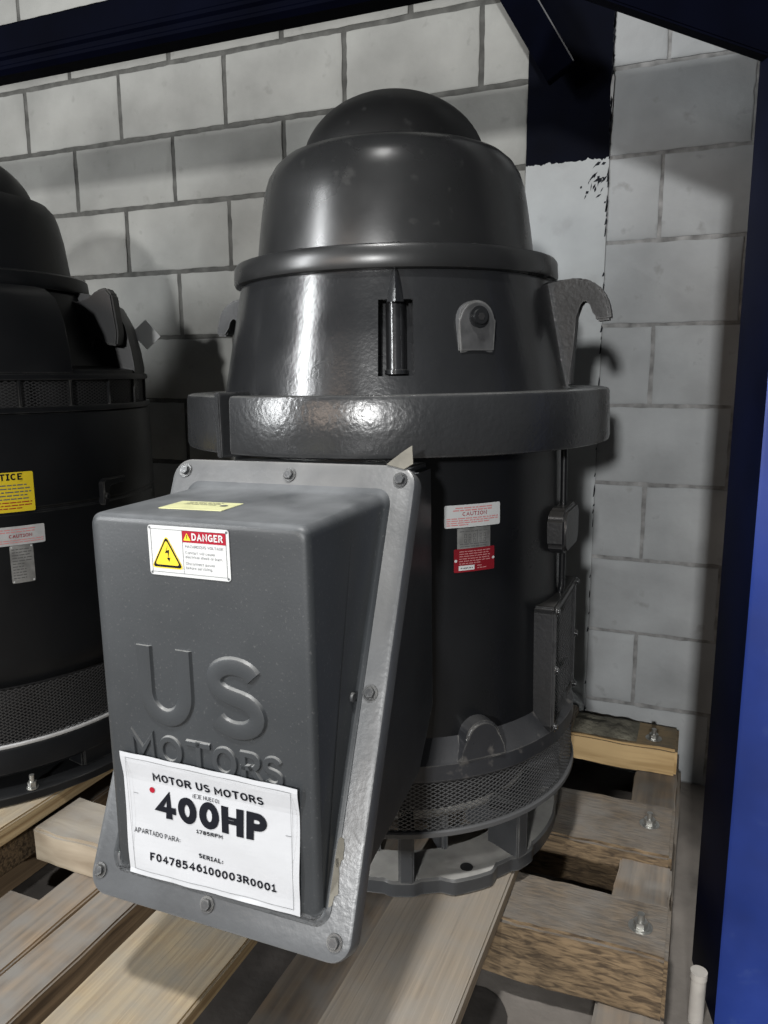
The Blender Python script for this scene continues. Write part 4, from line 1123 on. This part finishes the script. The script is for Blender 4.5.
# upper screen band
bm = bmesh.new()
lathe(bm, [(0.400, 0.892), (0.416, 0.892), (0.418, 0.886), (0.418, 0.880), (0.405, 0.878)], 96, closed=True)
lathe(bm, [(0.405, 0.826), (0.419, 0.826), (0.421, 0.822), (0.421, 0.814), (0.405, 0.812)], 96, closed=True)
for k in range(24):
    b2 = bmesh.new(); box(b2, (0, 0, 0), (0.006, 0.07, 0.008), 0.001); join(bm, b2, frame(k*15+4, 0.410, 0.853))
sb = obj('screen_band', bm, 'black', bk)
bm = bmesh.new(); expanded_mesh(bm, 0.408, 0.826, 0.880, 190, 8, 0.0016, 0.001)
obj('band_screen', bm, 'meshblack', sb, smooth=False)
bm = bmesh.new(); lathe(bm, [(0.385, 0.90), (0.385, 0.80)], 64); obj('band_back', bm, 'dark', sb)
# frame with a horizontal seam, bracket and labels
bm = bmesh.new()
lathe(bm, [(0.39, 0.814), (0.415, 0.812), (0.419, 0.806), (0.4195, 0.622), (0.4165, 0.618), (0.4165, 0.614), (0.4195, 0.610), (0.4195, 0.50), (0.418, 0.30), (0.412, 0.262), (0.396, 0.240)], 128)
obj('frame', bm, 'black', bk)
bm = bmesh.new(); b2 = bmesh.new()
prism(b2, [(-0.036, -0.032, 0), (-0.022, -0.032, 0), (-0.022, 0.004, 0), (-0.014, 0.012, 0), (0.036, 0.012, 0), (0.036, 0.026, 0), (-0.028, 0.026, 0), (-0.036, 0.018, 0)], (0, 0, -0.02), (0, 0, 0.014), 0.002, 0, 2)
join(bm, b2, frame(0.5, 0.4185, 0.638)); cl = obj('clip', bm, 'black', bk)
bm = hexbolt(0.006, 0.006); bm.transform(frame(-3.4, 0.4325, 0.626)); obj('clip_bolt', bm, 'black', cl)
rg = random.Random(7)
s = Sheet(); s.base(-0.075, -0.0405, 0.037, 0.0405, 'yellow', 0.0008, 0.003)
s.text('NOTICE', -0.019, 0.0245, 0.0135, 'ink', 0.070, 0.21)
s.rect(-0.054, 0.0215, 0.016, 0.0222, 'ink')
for y in (0.013, 0.006, -0.001, -0.008, -0.015): s.smallprint(-0.07, y, 0.031-abs(y)*0.4, 0.0040, 'greyink', rg)
for y in (-0.022, -0.028, -0.034): s.smallprint(-0.07, y, 0.031-(0.02 if y < -0.03 else 0), 0.0034, 'red', rg)
o = s.place('notice_label', bk, on_cyl(-29.8, 0.6565, 0.4192)); o['label'] = 'yellow NOTICE label'
s = Sheet(); s.base(-0.06, -0.0195, 0.044, 0.0195, 'whitedull', 0.0008, 0.003)
s.text('CAUTION', -0.004, -0.004, 0.0068, 'red', 0.044, 0.16)
for y in (0.012, 0.007): s.smallprint(-0.045, y, 0.028, 0.0034, 'paleink', rg)
for y in (-0.010, -0.0145): s.smallprint(-0.05, y, 0.040, 0.003, 'paleink', rg)
o = s.place('caution_label', bk, on_cyl(-28.8, 0.567, 0.4192)); o['label'] = 'white CAUTION label'
s = Sheet(); s.base(-0.0225, -0.0395, 0.0225, 0.0395, 'plate', 0.0008, 0.003)
for y in [0.03-0.006*i for i in range(11)]: s.smallprint(-0.019, y, 0.018 if y > 0 else 0.006, 0.003, 'plateink', rg)
for x, y in ((-0.019, 0.036), (0.019, 0.036), (-0.019, -0.036), (0.019, -0.036)): s.disc(x, y, 0.0018, 'white')
o = s.place('data_plate', bk, on_cyl(-29.4, 0.5075, 0.4192)); o['label'] = 'small upright aluminium data plate'
# white diamond sticker on the shoulder
s = Sheet(); s.base(-0.027, -0.027, 0.027, 0.027, 'white', 0.0008, 0.002, 1)
_a = math.radians(38)
Mq = Matrix.Translation((0.421*math.cos(_a), 0.421*math.sin(_a), 0.988)) @ frame(-25, 0, 0) @ Matrix.Rotation(math.radians(-12), 4, 'X') @ Matrix.Rotation(math.radians(40), 4, 'Z')
o = s.place('diamond_sticker', bk, on_plane(Mq)); o['label'] = 'white diamond-shaped sticker'
# lower screen, pale hoop, ring and base flange
bm = bmesh.new(); expanded_mesh(bm, 0.420, 0.124, 0.243, 190, 16, 0.0018, 0.0012)
obj('air_screen', bm, 'meshblack', bk, smooth=False)
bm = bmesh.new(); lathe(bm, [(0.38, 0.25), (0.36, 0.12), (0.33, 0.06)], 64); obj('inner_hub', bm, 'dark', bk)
bm = bmesh.new(); lathe(bm, [(0.41, 0.116), (0.4225, 0.116), (0.424, 0.119), (0.424, 0.122), (0.4225, 0.124), (0.41, 0.124)], 128, closed=True)
o = obj('screen_hoop', bm, 'whitedull', bk); o['label'] = 'pale worn hoop edge'
bm = bmesh.new()
lathe(bm, [(0.36, 0.115), (0.424, 0.115), (0.427, 0.110), (0.427, 0.062), (0.422, 0.056), (0.37, 0.050)], 128, closed=True)
for az in range(-150, 210, 45):
    b2 = bmesh.new(); box(b2, (0, 0, 0), (0.08, 0.06, 0.06), 0.006); join(bm, b2, frame(az+3, 0.395, 0.05))
obj('lower_ring', bm, 'black', bk)
bm = bmesh.new()
lathe(bm, [(0.30, 0.024), (0.446, 0.024), (0.452, 0.020), (0.452, 0.004), (0.448, 0.001), (0.30, 0.001)], 128, closed=True)
bf = obj('base_flange', bm, 'black', bk)
for az in (-32.5, 57.5, 147.5):
    bm = bmesh.new(); cyl(bm, 0, 0.0025, 0.0125, 20); cyl(bm, 0.0027, 0.0150, 0.0095, 6); cyl(bm, 0, 0.030, 0.0052, 12)
    a = math.radians(az); bm.transform(Matrix.Translation((0.438*math.cos(a), 0.438*math.sin(a), 0.023)))
    obj('hold_down_bolt', bm, 'steel', bf)
